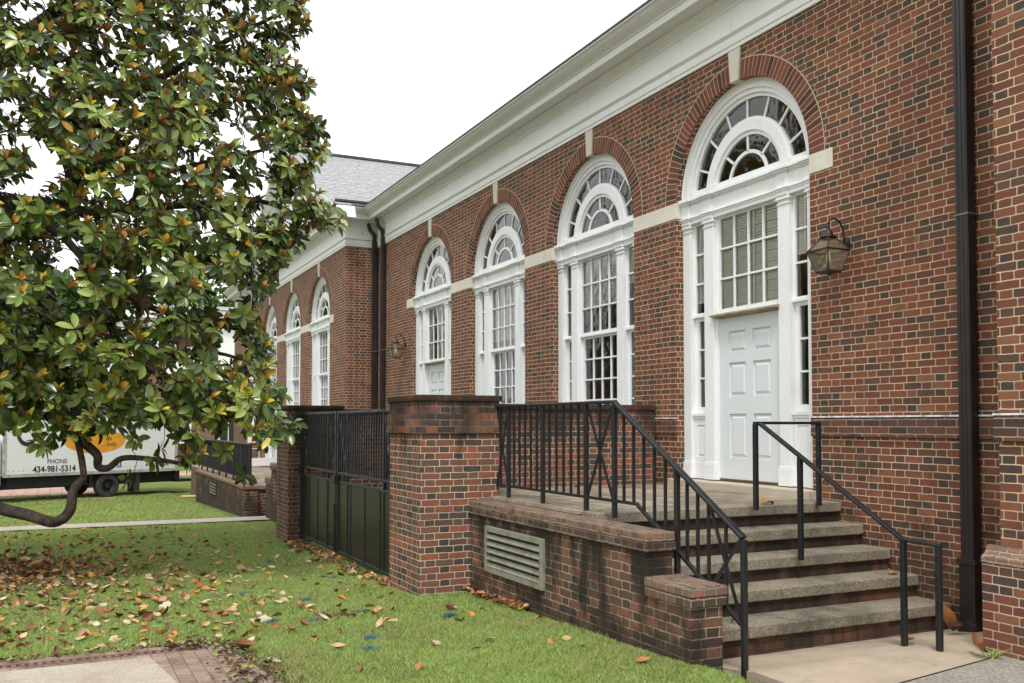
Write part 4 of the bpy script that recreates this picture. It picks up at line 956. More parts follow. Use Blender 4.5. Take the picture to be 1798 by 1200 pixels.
# ---------------------------------------------------------------- box truck on the lawn
TD = Vector((math.sin(R(64.4)), math.cos(R(64.4)), 0)); TN = Vector((TD.y, -TD.x, 0))     # along the side; out of the side
TO = Vector((1.347, 33.95, gz(33.95)))
TK = thing('box_truck', 'white box truck with navy lettering and orange oval parked behind the tree', 'truck', TO)
def tp(s, n, z): return TO+TD*s+TN*n+Vector((0, 0, z))      # z above the ground at the wheel
def tbox(b, s0, s1, n0, n1, z0, z1):
    vs = [tp(s, n, z) for z in (z0, z1) for s, n in ((s0, n0), (s1, n0), (s1, n1), (s0, n1))]
    b.add(vs, [(0, 3, 2, 1), (4, 5, 6, 7), (0, 1, 5, 4), (1, 2, 6, 5), (2, 3, 7, 6), (3, 0, 4, 7)])
b = MB(); tbox(b, -3.32, 2.40, -2.3, .10, .82, 3.32); b.build('cargo_box', M['truck_white'], TK, bevel=.03)
b = MB(); tbox(b, -3.33, 2.42, .06, .115, .80, .90); tbox(b, -3.33, 2.42, .06, .115, 3.27, 3.34); tbox(b, 2.38, 2.50, -2.32, .115, .80, 3.34); tbox(b, -3.36, -3.26, .06, .115, .9, 3.27); bt = b.build('trim', M['truck_grey'], TK)
b = MB()
for k in range(40): tbox(b, -3.2+k*.14, -3.18+k*.14, .10, .122, 1.0, 1.02)
b.build('rivet', M['truck_grey'], bt)
b = MB(); tbox(b, -3.3, 2.5, -2.1, -.1, .42, .79); tbox(b, -3.2, -.7, -.12, .02, .46, .78); tbox(b, -.62, -.5, -.2, .02, .35, .79); b.build('chassis', M['chassis'], TK)
b = MB(); tbox(b, 2.0, 2.15, .10, .112, 1.02, 1.08); b.build('marker_light', M['amber'], TK)
b = MB(); tbox(b, 2.5, 3.15, -2.2, .05, .40, .50); tbox(b, 2.42, 2.62, -2.2, .04, .5, .8); b.build('tail_lift', M['chassis'], TK)
b = MB(); tbox(b, .98, 1.12, -.5, .05, .12, .8); b.build('mud_flap', M['rubber'], TK)
def wheel(s, n, r=.395, wd=.28):
    b = MB(); prof = [(r*.58, 0), (r*.9, 0), (r, .035), (r, wd-.035), (r*.9, wd), (r*.58, wd)]
    rot = Matrix((TD, Vector((0, 0, 1)), TN)).transposed()
    def lat(prof, m):
        vs = []; fs = []; k_ = 26
        for rr_, h in prof:
            for k in range(k_):
                a = 2*math.pi*k/k_; vs.append(tp(s, n, r)+rot @ Vector((rr_*math.cos(a), rr_*math.sin(a), h-wd)))
        for i in range(len(prof)-1):
            for k in range(k_): fs.append((i*k_+k, i*k_+(k+1) % k_, (i+1)*k_+(k+1) % k_, (i+1)*k_+k))
        m.add(vs, fs)
    lat(prof, b); o = b.build('wheel', M['rubber'], TK, smooth=False)
    b = MB(); lat([(r*.58, wd-.01), (r*.55, wd-.05), (r*.40, wd-.14), (r*.22, wd-.14), (r*.2, wd-.03), (.0, wd-.02)], b); b.build('rim', M['rim'], o)
for s, n in ((0, .06), (0, -1.95), (-4.6, .02), (-4.6, -1.9)): wheel(s, n)
b = MB(); tbox(b, -5.5, -3.5, -2.1, .0, .55, 1.35); tbox(b, -4.7, -3.5, -2.05, -.03, 1.35, 2.25); tbox(b, -3.52, -3.36, -2.1, .04, .5, 2.0); b.build('cab', M['truck_white'], TK, bevel=.08)
b = MB(); tbox(b, -4.55, -3.85, -.06, -.02, 1.42, 2.08); tbox(b, -4.73, -4.69, -1.9, -.2, 1.45, 2.15); b.build('cab_window', M['chassis'], TK)
b = MB(); n_ = 40; vs = [tp(-.48+1.03*math.cos(2*math.pi*k/n_), .103, 1.88+.40*math.sin(2*math.pi*k/n_)) for k in range(n_)]; b.add(vs, [tuple(range(n_))]); b.build('oval_badge', M['gold'], TK)
def letters(txt, s, z, size, mat, out=.106, sx=1.0, bold=0.0):
    cu = bpy.data.curves.new('letters', 'FONT'); cu.body = txt; cu.size = size; cu.extrude = .001; cu.offset = bold
    o = bpy.data.objects.new('letters_tmp', cu); COL.objects.link(o)
    dg = bpy.context.evaluated_depsgraph_get(); me = bpy.data.meshes.new_from_object(o.evaluated_get(dg)); bpy.data.objects.remove(o)
    rot = Matrix((TD, Vector((0, 0, 1)), TN)).transposed(); p = tp(s, out, z)-TO
    for v in me.vertices: v.co = p+rot @ Vector((v.co.x*sx, v.co.y, v.co.z))
    me.materials.clear(); me.materials.append(mat)
    m = bpy.data.objects.new('lettering', me); COL.objects.link(m); m.parent = TK
for dx, mt, oo in ((-.03, 'gold_edge', .103), (0, 'navy', .107)):
    letters('C', -3.02+dx, 1.76, 1.45, M[mt], oo, .62)
    for ch, s in (('I', -1.32), ('R', -.82), ('C', -.36), ('A', .12)): letters(ch, s+dx, 2.36, .62, M[mt], oo, .8)
letters('PHONE', -2.03, 1.19, .20, M['navy'], .106, .95)
letters('434-981-5314', -2.46, .93, .27, M['navy'], .106, .88, .006)
letters('43', .20, 1.0, .27, M['navy'], .106, .88, .006); letters('20', 1.28, 1.02, .27, M['navy'], .106, .88, .006)
letters('WOOD', -1.22, 1.88, .17, M['navy'], .107, .95); letters('AR', -.12, 1.90, .17, M['navy'], .107, .95)
letters('REA', -1.10, 1.68, .17, M['navy'], .107, .95); letters('SHES', -.10, 1.70, .17, M['navy'], .107, .95)
b = MB(); b.box(3.55, 4.25, 32.55, 32.85, gz(32.7)+.02, gz(32.7)+.06)
tag(b.build('plank', M['wood']), 'pale wooden plank lying on the grass beyond the truck tail', 'plank')

# ---------------------------------------------------------------- buildings and trees far behind
H = thing('far_house', 'distant brick building with white upper wall and grey roof behind the magnolia', 'house', (16, 62, gz(62)))
def hb(name, mat, x0, x1, y0, y1, z0, z1, par=H, bevel=0): b = MB(); b.box(x0, x1, y0, y1, z0, z1); return b.build(name, mat, par, bevel=bevel)
zg = gz(60)
hw = hb('wall', M['brick'], 2.0, 24, 60, 68, zg-.5, zg+5.6)
hb('upper_wall', M['white'], 1.9, 24.1, 59.9, 68.1, zg+5.6, zg+8.9)
hb('eave_cornice', M['white'], 1.4, 24.6, 59.4, 68.6, zg+8.9, zg+9.5)
b = MB(); b.prism([(1.3, 59.3, zg+9.52), (1.3, 68.7, zg+9.52), (1.3, 64, zg+10.3)], (23.4, 0, 0)); b.build('roof', M['slate'], H)
for x in (3.6, 6.4, 9.2, 12, 14.8, 17.6):
    for z in (zg+1.4, ):
        f = hb('window', M['white'], x-.62, x+.62, 59.93, 60.05, z, z+2.3)
        hb('pane', M['chassis'], x-.5, x-.03, 59.91, 59.935, z+.1, z+2.2, f); hb('pane', M['chassis'], x+.03, x+.5, 59.91, 59.935, z+.1, z+2.2, f)

NB = thing('neighbour_house', 'brick house across the lawn, seen mirrored in the hall windows', 'house', (-17, 40, gz(40)))
zn = gz(40)
hb('wall', M['brick'], -22, -13, 30, 52, zn-.5, zn+5.2, NB); hb('eave_cornice', M['white'], -22.5, -12.5, 29.5, 52.5, zn+5.2, zn+5.8, NB)
b = MB(); b.prism([(-22.6, 29.4, zn+5.82), (-12.4, 29.4, zn+5.82), (-17.5, 29.4, zn+9)], (0, 23.2, 0)); b.build('roof', M['slate'], NB)
for y in (32, 35.5, 39, 42.5, 46, 49.5):
    f = hb('window', M['white'], -13.05, -12.93, y-.7, y+.7, zn+1.4, zn+3.8, NB); hb('pane', M['chassis'], -12.935, -12.915, y-.55, y+.55, zn+1.55, zn+3.65, f)

def blob_tree(name, label, base, height, crown_r, mat, n=5200, leaf=.16, group=None, seed=0):
    rg = np.random.default_rng(seed); t = thing(name, label, 'tree', base, group)
    bx, by, bz = base; b = MB(); th = height*.42
    b.tube([(bx, by, bz-.3), (bx+.1, by, bz+th*.5), (bx, by+.1, bz+th), (bx+.15, by, bz+height*.8)], [height*.034, height*.026, height*.02, height*.006], 9)
    cl = []
    for k in range(16):
        a = rg.uniform(0, 6.28); e = rg.uniform(.1, 1.15); L = crown_r*rg.uniform(.55, .95)
        p0 = Vector((bx, by, bz+height*rg.uniform(.3, .65))); p1 = p0+Vector((math.cos(a)*math.cos(e), math.sin(a)*math.cos(e), math.sin(e)*.9))*L
        b.tube([p0, (p0+p1)/2+Vector((0, 0, .1*L)), p1], [height*.012, height*.008, height*.003], 6); cl.append(p1); cl.append((p0+p1)/2)
    for k in range(14):
        a = rg.uniform(0, 6.28); rr_ = crown_r*math.sqrt(rg.uniform(0, 1))*.85
        cl.append(Vector((bx+rr_*math.cos(a), by+rr_*math.sin(a), bz+height*rg.uniform(.32, .97)*(1-.18*(rr_/crown_r)**2))))
    b.build('trunk', M['bark'], t, smooth=True)
    m = MB(); V = []; Fc = []
    C = np.array([list(c) for c in cl]); idx = rg.integers(0, len(C), n)
    P = C[idx]+rg.normal(0, 1, (n, 3))*np.array([.30, .30, .22])*crown_r*.62
    A = rg.normal(0, 1, (n, 3)); A /= np.linalg.norm(A, axis=1)[:, None]; B = np.cross(A, rg.normal(0, 1, (n, 3))); B /= np.linalg.norm(B, axis=1)[:, None]
    S = rg.uniform(.6, 1.4, n)[:, None]*leaf
    q = np.stack([P-A*S, P+B*S*.55, P+A*S, P-B*S*.55], 1).reshape(-1, 3)
    me = bpy.data.meshes.new('crown'); off = np.array(base)
    me.vertices.add(len(q)); me.vertices.foreach_set('co', (q-off).ravel()); me.loops.add(len(q)); me.loops.foreach_set('vertex_index', np.arange(len(q)))
    me.polygons.add(n); me.polygons.foreach_set('loop_start', np.arange(n)*4); me.update(); me.validate()
    me.materials.append(mat); o = bpy.data.objects.new('crown', me); COL.objects.link(o); o.parent = t
for k, (px, dp, h, r_, mt, lab) in enumerate([
    (-60, 52, 11.0, 4.6, 'far_leaf2', 'broad light green tree at the far left behind the truck'),
    (70, 60, 13.5, 5.0, 'far_leaf', 'tall dark green tree behind the truck cab'),
    (190, 66, 11.5, 4.8, 'far_leaf2', 'round light green tree behind the middle of the truck'),
    (300, 74, 13.0, 5.0, 'far_leaf', 'dark green tree behind the tail of the truck'),
    (405, 84, 18.5, 6.0, 'far_leaf2', 'tallest far tree, rising above the white house'),
    (-640, 26, 15, 4.6, 'far_leaf', 'dark tree left of the truck, mirrored in the hall fanlights'), (-900, 22, 14, 4.6, 'far_leaf', 'dark tree beside the neighbour house, mirrored in the near fanlight')]):
    p = at(px, 800, dp); blob_tree('shade_tree', lab, (p.x, p.y, gz(p.y)), h, r_, M[mt], 9000, .30, 'shade trees beyond the lawn', 40+k)

# ---------------------------------------------------------------- the magnolia
MG = thing('magnolia_tree', 'big magnolia with glossy green and rusty leaves hanging low over the lawn', 'tree', (-2.1, 13.2, gz(13.2)))
TB = Vector((-2.1, 13.2, gz(13.2)))
limbs = []
def limb(pts, r0, r1):
    q = [at(*p) for p in pts]; n = len(q)
    # smooth the polyline
    out = []
    for i in range(n-1):
        p0, p1, p2, p3 = q[max(i-1, 0)], q[i], q[i+1], q[min(i+2, n-1)]
        for k in range(5):
            t = k/5; out.append(.5*((2*p1)+(p2-p0)*t+(2*p0-5*p1+4*p2-p3)*t*t+(3*p1-p0-3*p2+p3)*t**3))
    out.append(q[-1]); m = len(out)
    limbs.append((out, [r0+(r1-r0)*i/(m-1) for i in range(m)]))
trunk_top = [TB+Vector((0, 0, -.3)), TB+Vector((.05, 0, .8)), TB+Vector((0, .1, 2.2)), TB+Vector((.1, 0, 4)), TB+Vector((.25, .1, 6.2)), TB+Vector((.3, 0, 8.6)), TB+Vector((.4, 0, 10.5))]
limbs.append((trunk_top, [.36, .29, .26, .22, .17, .11, .05]))
limb([(-130, 830, 12.4), (-40, 872, 11.6), (0, 893, 11.3), (50, 905, 11.1), (95, 917, 11.0), (122, 898, 11.0), (129, 862, 11.1), (148, 840, 11.2)], .085, .048)
limb([(148, 842, 11.2), (143, 805, 11.25), (134, 770, 11.3), (120, 745, 11.5)], .040, .036)
limb([(-110, 600, 12.3), (-40, 640, 12.0), (20, 675, 11.8), (60, 715, 11.6), (115, 748, 11.5), (150, 780, 11.4), (171, 800, 11.4), (172, 819, 11.4), (190, 822, 11.4), (215, 805, 11.5), (262, 806, 11.5), (305, 812, 11.5), (326, 818, 11.5)], .085, .02)
limb([(118, 748, 11.5), (112, 690, 11.7), (106, 640, 11.9), (95, 590, 12.2), (70, 540, 12.4), (20, 500, 12.6), (-80, 450, 12.9)], .075, .075)
limb([(125, 735, 11.5), (165, 712, 11.6), (210, 703, 11.7), (260, 690, 11.8), (330, 670, 12.0), (400, 650, 12.1)], .045, .015)
limb([(112, 742, 11.5), (150, 748, 11.5), (200, 742, 11.6), (240, 732, 11.7), (262, 750, 11.7), (300, 742, 11.8), (370, 735, 11.8), (440, 730, 11.9), (500, 735, 11.9)], .038, .010)
limb([(-120, 330, 13.2), (-20, 350, 12.9), (60, 362, 12.6), (110, 362, 12.5), (128, 320, 12.5), (118, 280, 12.5), (80, 220, 12.6), (40, 190, 12.7)], .15, .07)
limb([(115, 362, 12.5), (165, 375, 12.3), (230, 365, 12.2), (250, 320, 12.2), (300, 300, 12.3), (390, 280, 12.5), (480, 260, 12.8)], .08, .02)
limb([(118, 368, 12.5), (140, 405, 12.3), (165, 440, 12.2), (190, 490, 12.2), (240, 530, 12.2), (330, 560, 12.3), (400, 575, 12.5), (450, 580, 12.6)], .075, .02)
limb([(125, 325, 12.5), (165, 230, 12.3), (230, 170, 12.2), (330, 110, 12.3), (420, 60, 12.5), (500, 20, 12.8)], .08, .02)
limb([(-90, 60, 13.2), (30, 60, 12.8), (110, 10, 12.6), (200, -60, 12.6), (330, -120, 12.8), (430, -140, 13.0)], .11, .03)
limb([(240, 365, 12.2), (340, 360, 12.3), (430, 350, 12.6), (480, 360, 12.8), (530, 380, 12.9), (585, 395, 13.0)], .05, .012)
limb([(-60, 470, 12.2), (30, 410, 11.8), (90, 400, 11.6), (160, 470, 11.4), (210, 520, 11.3)], .08, .03)
limb([(95, 590, 12.2), (160, 590, 11.9), (230, 600, 11.8), (300, 620, 11.8), (380, 620, 12.0), (450, 640, 12.1)], .06, .015)
limb([(300, 742, 11.8), (345, 770, 11.7), (390, 790, 11.8), (425, 825, 11.8)], .022, .008)
for a, e, z0, L in ((2.6, .25, 2.4, 2.6), (3.5, .5, 4.2, 2.8), (4.3, .2, 3.0, 2.2), (2.2, .7, 6.0, 2.4), (3.9, .8, 7.4, 2.0), (1.6, .5, 5.2, 2.4), (3.1, -.05, 1.9, 2.8)):    # limbs of the side out of view
    d = Vector((math.cos(a)*math.cos(e), math.sin(a)*math.cos(e), math.sin(e))); p0 = TB+Vector((.1, .05, z0)); pts = [p0+d*L*k/6+Vector((0, .12*math.sin(k*1.7), .10*math.sin(k*1.2))) for k in range(7)]
    limbs.append((pts, [.085-.011*k for k in range(7)]))
b = MB()
for pts, rr_ in limbs: b.tube(pts, rr_, 10)
trk = b.build('trunk', M['bark'], MG, smooth=True)
# leaf rosettes
POLY = [(-140, -330), (300, -330), (470, -250), (560, -130), (535, -20), (542, 55), (512, 72), (502, 105), (540, 135), (547, 170), (532, 195), (560, 215), (578, 262), (548, 292), (560, 330), (598, 368), (612, 386), (588, 405), (548, 412), (505, 436), (498, 470), (476, 500), (452, 535), (450, 555), (478, 562), (486, 590), (468, 618), (480, 642), (500, 690), (492, 728), (484, 772), (452, 785), (428, 838), (405, 800), (335, 812), (290, 790), (240, 800), (205, 782), (150, 790), (60, 780), (0, 765), (-140, 800)]
HOLES = [(52, 26, 26, 16), (22, 180, 26, 16), (26, 252, 36, 18), (82, 292, 34, 46), (40, 330, 30, 24), (335, 122, 20, 14), (390, 222, 22, 16), (430, 240, 24, 16), (398, 318, 24, 20), (452, 262, 16, 14), (125, 455, 28, 34), (95, 480, 22, 16), (270, 470, 26, 14), (405, 520, 34, 36), (405, 602, 30, 38), (348, 545, 16, 12), (135, 540, 26, 26), (60, 560, 20, 26),
         (85, 812, 62, 26), (155, 770, 62, 28), (110, 725, 24, 16), (140, 790, 36, 14), (260, 770, 40, 22), (195, 728, 26, 10), (60, 705, 26, 10), (275, 752, 26, 14), (40, 762, 26, 18), (210, 762, 36, 20), (120, 772, 30, 20), (460, 330, 20, 18), (480, 360, 10, 20), (215, 230, 14, 10), (215, 330, 16, 10)]
def inside(x, y):
    c = False; n = len(POLY); j = n-1
    for i in range(n):
        xi, yi = POLY[i]; xj, yj = POLY[j]
        if (yi > y) != (yj > y) and x < (xj-xi)*(y-yi)/(yj-yi)+xi: c = not c
        j = i
    if not c: return False
    return not any(((x-a)/p)**2+((y-b_)/q)**2 < 1 for a, b_, p, q in HOLES)
rg = np.random.default_rng(5)
tips = []
while len(tips) < 2700:
    x, y = rg.uniform(-140, 620), rg.uniform(-330, 840)
    if not inside(x, y): continue
    dens = .8 if y < 440 else (1.0 if y < 690 else (1.0 if y < 740 else (.34 if y < 775 else .2)))
    if y < -20: dens = .55
    if x < 0: dens *= .6
    if rg.uniform() > dens: continue
    edge = min(1.0, max(0, 560-x)/260.0)
    dp = 12.35+rg.uniform(-1.0, 1.0)*(.45+1.35*edge)+(.5 if x > 420 else 0)
    if y > 640: dp = 11.6+rg.uniform(-.7, .9)
    tips.append((x, y, dp))
tips += [(150, 744, 11.2), (178, 752, 11.3), (118, 756, 11.1), (60, 738, 11.0), (205, 748, 11.4), (30, 745, 11.0), (240, 770, 11.4), (138, 762, 11.2), (517, 741, 11.9), (508, 752, 11.9), (600, 383, 13.0), (430, 833, 11.8), (80, 783, 10.9), (228, 842, 11.3), (275, 805, 11.4), (332, 800, 11.4), (520, 30, 12.8), (528, 12, 12.8), (530, 48, 12.8), (210, 725, 11.4)]
TP = np.array([list(at(*t)) for t in tips])
left = []
while len(left) < 1000:
    q = rg.uniform(-1, 1, 3); r2 = np.linalg.norm(q)
    if r2 > 1 or r2 < .35: continue
    p = np.array([TB.x-.9, TB.y+.2, TB.z+5.6])+q*np.array([2.9, 2.7, 4.6])
    f = p[0]*SY_+p[1]*CY_; sx = p[0]*CY_-p[1]*SY_
    if sx > -f*.60: continue           # the side away from the hall
    left.append(p)
TP = np.concatenate([TP, np.array(left)]); tips += [(0, 0, 0)]*len(left)
# twigs: join each rosette to the nearest wood
nodes = [np.array(p) for pts, _ in limbs for p in [list(v) for v in pts]]
nodes = np.array([list(v) for pts, _ in limbs for v in pts]); nn = len(nodes)
allp = np.concatenate([nodes, TP]); par = -np.ones(len(allp), int); conn = np.zeros(len(allp), bool); conn[:nn] = True
dmin = np.full(len(allp), 1e9); near = np.zeros(len(allp), int)
for i in range(nn, len(allp)):
    d = np.linalg.norm(nodes-allp[i], axis=1)*1.0; k = int(d.argmin()); dmin[i] = d[k]; near[i] = k
order = []
for _ in range(len(TP)):
    cand = np.where(~conn, dmin, 1e9); i = int(cand.argmin()); conn[i] = True; par[i] = near[i]; order.append(i)
    d = np.linalg.norm(allp-allp[i], axis=1)+.10
    up = (d < dmin) & ~conn; dmin[up] = d[up]; near[up] = i
cnt = np.ones(len(allp))
for i in reversed(order):
    if par[i] >= nn: cnt[par[i]] += cnt[i]
b = MB()
for i in order:
    p0, p1 = Vector(allp[par[i]]), Vector(allp[i]); L = (p1-p0).length
    r_ = min(.026, .0042*cnt[i]**.42); r0 = r_*1.15
    mid = (p0+p1)/2+Vector(rg.normal(0, 1, 3))*L*.10+Vector((0, 0, -.05*L))
    b.tube([p0, mid, p1], [r0, r_, r_*.8], 5, cap=False)
b.build('twig', M['twig'], MG, smooth=True, fixn=False)['kind'] = 'stuff'
# leaf template: 5 stations x 3, folded along the midrib and curved down
st_ = [(0.0, .03), (.12, .20), (.3, .40), (.52, .50), (.74, .43), (.9, .24), (1.0, .02)]
tmpl = []
for s, wdt in st_:
    for k in (-1, 0, 1): tmpl.append((s, k*wdt*.5*.95, (abs(k)*.07*wdt/.46)-.13*s*s))
tmpl = np.array(tmpl); tf = []
for i in range(6):
    for k in range(2): tf.append((i*3+k, (i+1)*3+k, (i+1)*3+k+1, i*3+k+1))
tf = np.array(tf)
Vs, Tn, nl = [], [], 0
cen = np.array([TB.x, TB.y, TB.z+3.0])
def add_leaf(base, dirv, upv, L, wid, tint, yng):
    global nl
    x = dirv/np.linalg.norm(dirv); z = upv-x*np.dot(upv, x); z /= np.linalg.norm(z)+1e-9; y = np.cross(z, x)
    Vs.append(base+L*(tmpl[:, :1]*x+tmpl[:, 1:2]*wid*y+tmpl[:, 2:3]*z)); Tn.append((tint, yng, 0)); nl += 1
for i, p in enumerate(TP):
    out = p-cen; out[2] *= .4; out /= np.linalg.norm(out)+1e-9
    ax = .42*out+np.array([0, 0, .42])+rg.normal(0, .36, 3)+np.array([.12, -.52, 0]); ax /= np.linalg.norm(ax)
    u = np.cross(ax, [0, 0, 1.0]) if abs(ax[2]) < .95 else np.array([1.0, 0, 0]); u /= np.linalg.norm(u); v = np.cross(ax, u)
    n = rg.integers(7, 12); a0 = rg.uniform(0, 6.28); ctint = rg.uniform(.05, .95)
    for k in range(n):
        a = a0+2.4*k+rg.normal(0, .2); el = rg.uniform(-.35, .55)
        d = (u*math.cos(a)+v*math.sin(a))*math.cos(el)+ax*math.sin(el); d = d+np.array([0, 0, -.22]); d /= np.linalg.norm(d)
        L = rg.uniform(.12, .205)*(.9 if k > 6 else 1); up = ax+rg.normal(0, .22, 3)
        old = rg.uniform() < .018
        add_leaf(p+d*.012-ax*rg.uniform(0, .06), d, up, L, rg.uniform(.86, 1.12), rg.uniform(.2, .8) if old else np.clip(ctint+rg.normal(0, .22), 0, 1), .9 if old else (rg.uniform(0, .15) if rg.uniform() < .3 else 0))
    if rg.uniform() < (.66 if tips[i][1] < 480 else .45):     # new growth standing up in the middle
        o_ = rg.uniform(.0, 1.0)**1.5
        for k in range(rg.integers(4, 8)):
            a = rg.uniform(0, 6.28); d = ax*1.0+(u*math.cos(a)+v*math.sin(a))*rg.uniform(.2, .7)+np.array([0, 0, .3])
            add_leaf(p.copy(), d, (u*math.cos(a)+v*math.sin(a))*-1+ax*.2, rg.uniform(.09, .16), rg.uniform(.7, .95), np.clip(o_+rg.normal(0, .15), 0, 1), rg.uniform(.65, 1.0))
q = np.concatenate(Vs); off = np.array(list(TB)); nf = nl*12
me = bpy.data.meshes.new('foliage'); me.vertices.add(len(q)); me.vertices.foreach_set('co', (q-off).ravel())
fi = (tf[None]+(np.arange(nl)*21)[:, None, None]).reshape(-1); me.loops.add(len(fi)); me.loops.foreach_set('vertex_index', fi)
me.polygons.add(nf); me.polygons.foreach_set('loop_start', np.arange(nf)*4); me.polygons.foreach_set('use_smooth', np.ones(nf, bool)); me.update()
at_ = me.attributes.new('tint', 'FLOAT_VECTOR', 'POINT'); at_.data.foreach_set('vector', np.repeat(np.array(Tn, float), 21, 0).ravel())
me.materials.append(M['leaf']); fo = bpy.data.objects.new('foliage', me); COL.objects.link(fo); fo.parent = MG; fo['kind'] = 'stuff'
for px, py, dp in ((398, 718, 11.4), (440, 736, 11.4)):
    c = at(px, py, dp); b = MB()
    for k in range(7):
        a = k*2.4; tlt = .35 if k < 4 else .7; d = Vector((math.cos(a)*tlt, math.sin(a)*tlt, .9)).normalized(); s = d.cross(Vector((0, 0, 1))).normalized()
        b.add([c, c+d*.05+s*.028, c+d*.095, c+d*.05-s*.028], [(0, 1, 2, 3)])
    b.build('flower', M['petal'], MG, fixn=False)

# ---------------------------------------------------------------- grass, painted marks, fallen leaves
def patio_hit(X, Y): return (X < 1.16+.11*(8.04-Y)) & (Y < 8.06)
def blades(name, X, Y, H_, W_b, mat, lift=0.0):
    n = len(X); Zg = np.interp(Y, [p[0] for p in GP], [p[1] for p in GP])+EYE+lift
    a = RNG.uniform(0, 6.28, n); ln = RNG.normal(0, .85, (n, 2))*H_[:, None]
    dx, dy = np.cos(a)*W_b/2, np.sin(a)*W_b/2
    A = np.stack([X-dx, Y-dy, Zg-.005], 1); B = np.stack([X+dx, Y+dy, Zg-.005], 1)
    Cc = np.stack([X+ln[:, 0]*.35+dx*.8, Y+ln[:, 1]*.35+dy*.8, Zg+H_*.6], 1); Dd = np.stack([X+ln[:, 0]*.35-dx*.8, Y+ln[:, 1]*.35-dy*.8, Zg+H_*.6], 1)
    T = np.stack([X+ln[:, 0], Y+ln[:, 1], Zg+H_], 1)
    q = np.stack([A, B, Cc, Dd, T], 1).reshape(-1, 3)
    me = bpy.data.meshes.new(name); me.vertices.add(5*n); me.vertices.foreach_set('co', q.ravel())
    base = np.arange(n)*5; fi = np.stack([base, base+1, base+2, base+3, base+3, base+2, base+4], 1).ravel()
    me.loops.add(7*n); me.loops.foreach_set('vertex_index', fi)
    ls = np.stack([np.arange(n)*7, np.arange(n)*7+4], 1).ravel()
    me.polygons.add(2*n); me.polygons.foreach_set('loop_start', ls); me.update(); me.validate()
    me.materials.append(mat); o = bpy.data.objects.new(name, me); COL.objects.link(o); return o
def lawn_pts(n, y0, y1, x0=-4.5, x1=4.12):
    X = RNG.uniform(x0, x1, n); Y = RNG.uniform(y0, y1, n)
    k = ~patio_hit(X, Y) & ~((Y > 20.75) & (Y < 21.75)) & ~((X > 3.45) & (Y > 9.6)) & ~((X > 4.05) & (Y > 5.5))
    # only what lies before the eye: a little wider than the view
    f = X*SY_+Y*CY_; s = X*CY_-Y*SY_; k &= (s < f*.62) & (s > -f*.62-2.5)
    return X[k], Y[k]
for_parts = []
for n, y0, y1, h, wb_ in ((480000, 4.3, 8.5, .030, .0040), (560000, 8.5, 13, .032, .0055), (330000, 13, 20.7, .036, .009), (230000, 21.78, 36, .04, .014)):
    X, Y = lawn_pts(n, y0, y1, -16 if y0 > 12 else (-11 if y0 > 8 else -7))
    # worn patches near the drain and under the tree
    keep = RNG.uniform(size=len(X)) > np.clip(1.35*(1-np.hypot((X+1.5)/3.2, (Y-14.0)/3.4)), 0, .93)
    X, Y = X[keep], Y[keep]
    # tufts, bare spots and ragged edges
    lump = np.sin(X*2.9+1.3*np.sin(Y*1.7))*np.sin(Y*2.3+1.1*np.sin(X*2.1+.6))+.6*np.sin(X*7.1+2*np.sin(Y*5.3))*np.sin(Y*6.7+X*1.9)+.45*np.sin(X*17+3*np.sin(Y*11))*np.sin(Y*15+X*4)
    edge = 2.2*np.clip((8.36-Y)/.34, 0, 1)*(X < 1.5)*(Y > 7.9)+1.6*np.clip((1.55-X+.11*(8.04-Y))/.35, 0, 1)*(Y <= 8.05)+np.clip((Y-7.2)*0+(X > 3.9), 0, 1)*.3
    keep = RNG.uniform(size=len(X)) < np.clip(1.08+.50*lump-.55*edge, .06, 1)
    X, Y, lump = X[keep], Y[keep], lump[keep]
    for_parts.append((X, Y, RNG.uniform(.45, 1.35, len(X))*h*(1+.28*np.clip(lump, -1, 1.2)), np.full(len(X), wb_)))
XX, YY, HH, WW = [np.concatenate(q) for q in zip(*for_parts)]
tag(blades('grass', XX, YY, HH, WW, M['grass']), 'short green lawn grass around the tree and brick walls', 'grass', kind='stuff')
spots = [(1.77, 8.85), (2.26, 8.95), (2.62, 8.9), (2.33, 7.62), (2.2, 7.2), (3.3, 8.3), (1.66, 14.3), (1.55, 10.75), (1.86, 10.8), (1.68, 16.6), (2.35, 9.95), (2.68, 13.6), (3.08, 11.6), (2.14, 8.7), (2.42, 23.2)]
words = ['by the patio corner', 'front, beside scattered leaves', 'before the near pier', 'lowest large blot near the wall end', 'bottom edge of the lawn', 'closest to the stained low wall', 'beneath the drooping branch', 'left of mid lawn', 'mid lawn', 'near the far path', 'mid lawn, right of the leaves', 'before the gates', 'before the near pier corner', 'beside another in the front lawn', 'beyond the path']
for (x, y), wd_ in zip(spots, words):
    n = 230; a = RNG.uniform(0, 6.28, n); rr_ = RNG.uniform(0, 1, n)**.8*RNG.uniform(.06, .10)*(.6+.4*np.sin(a*2+RNG.uniform(0, 6)))
    X = x+np.cos(a)*rr_*1.1; Y = y+np.sin(a)*rr_*1.3+.25*(X-x)
    o = blades('paint_mark', X, Y, RNG.uniform(.6, 1.4, n)*.036, np.full(n, .0055), M['blue']); tag(o, 'blue spray paint mark on the grass ' + wd_, 'paint mark', 'blue paint marks on the lawn')
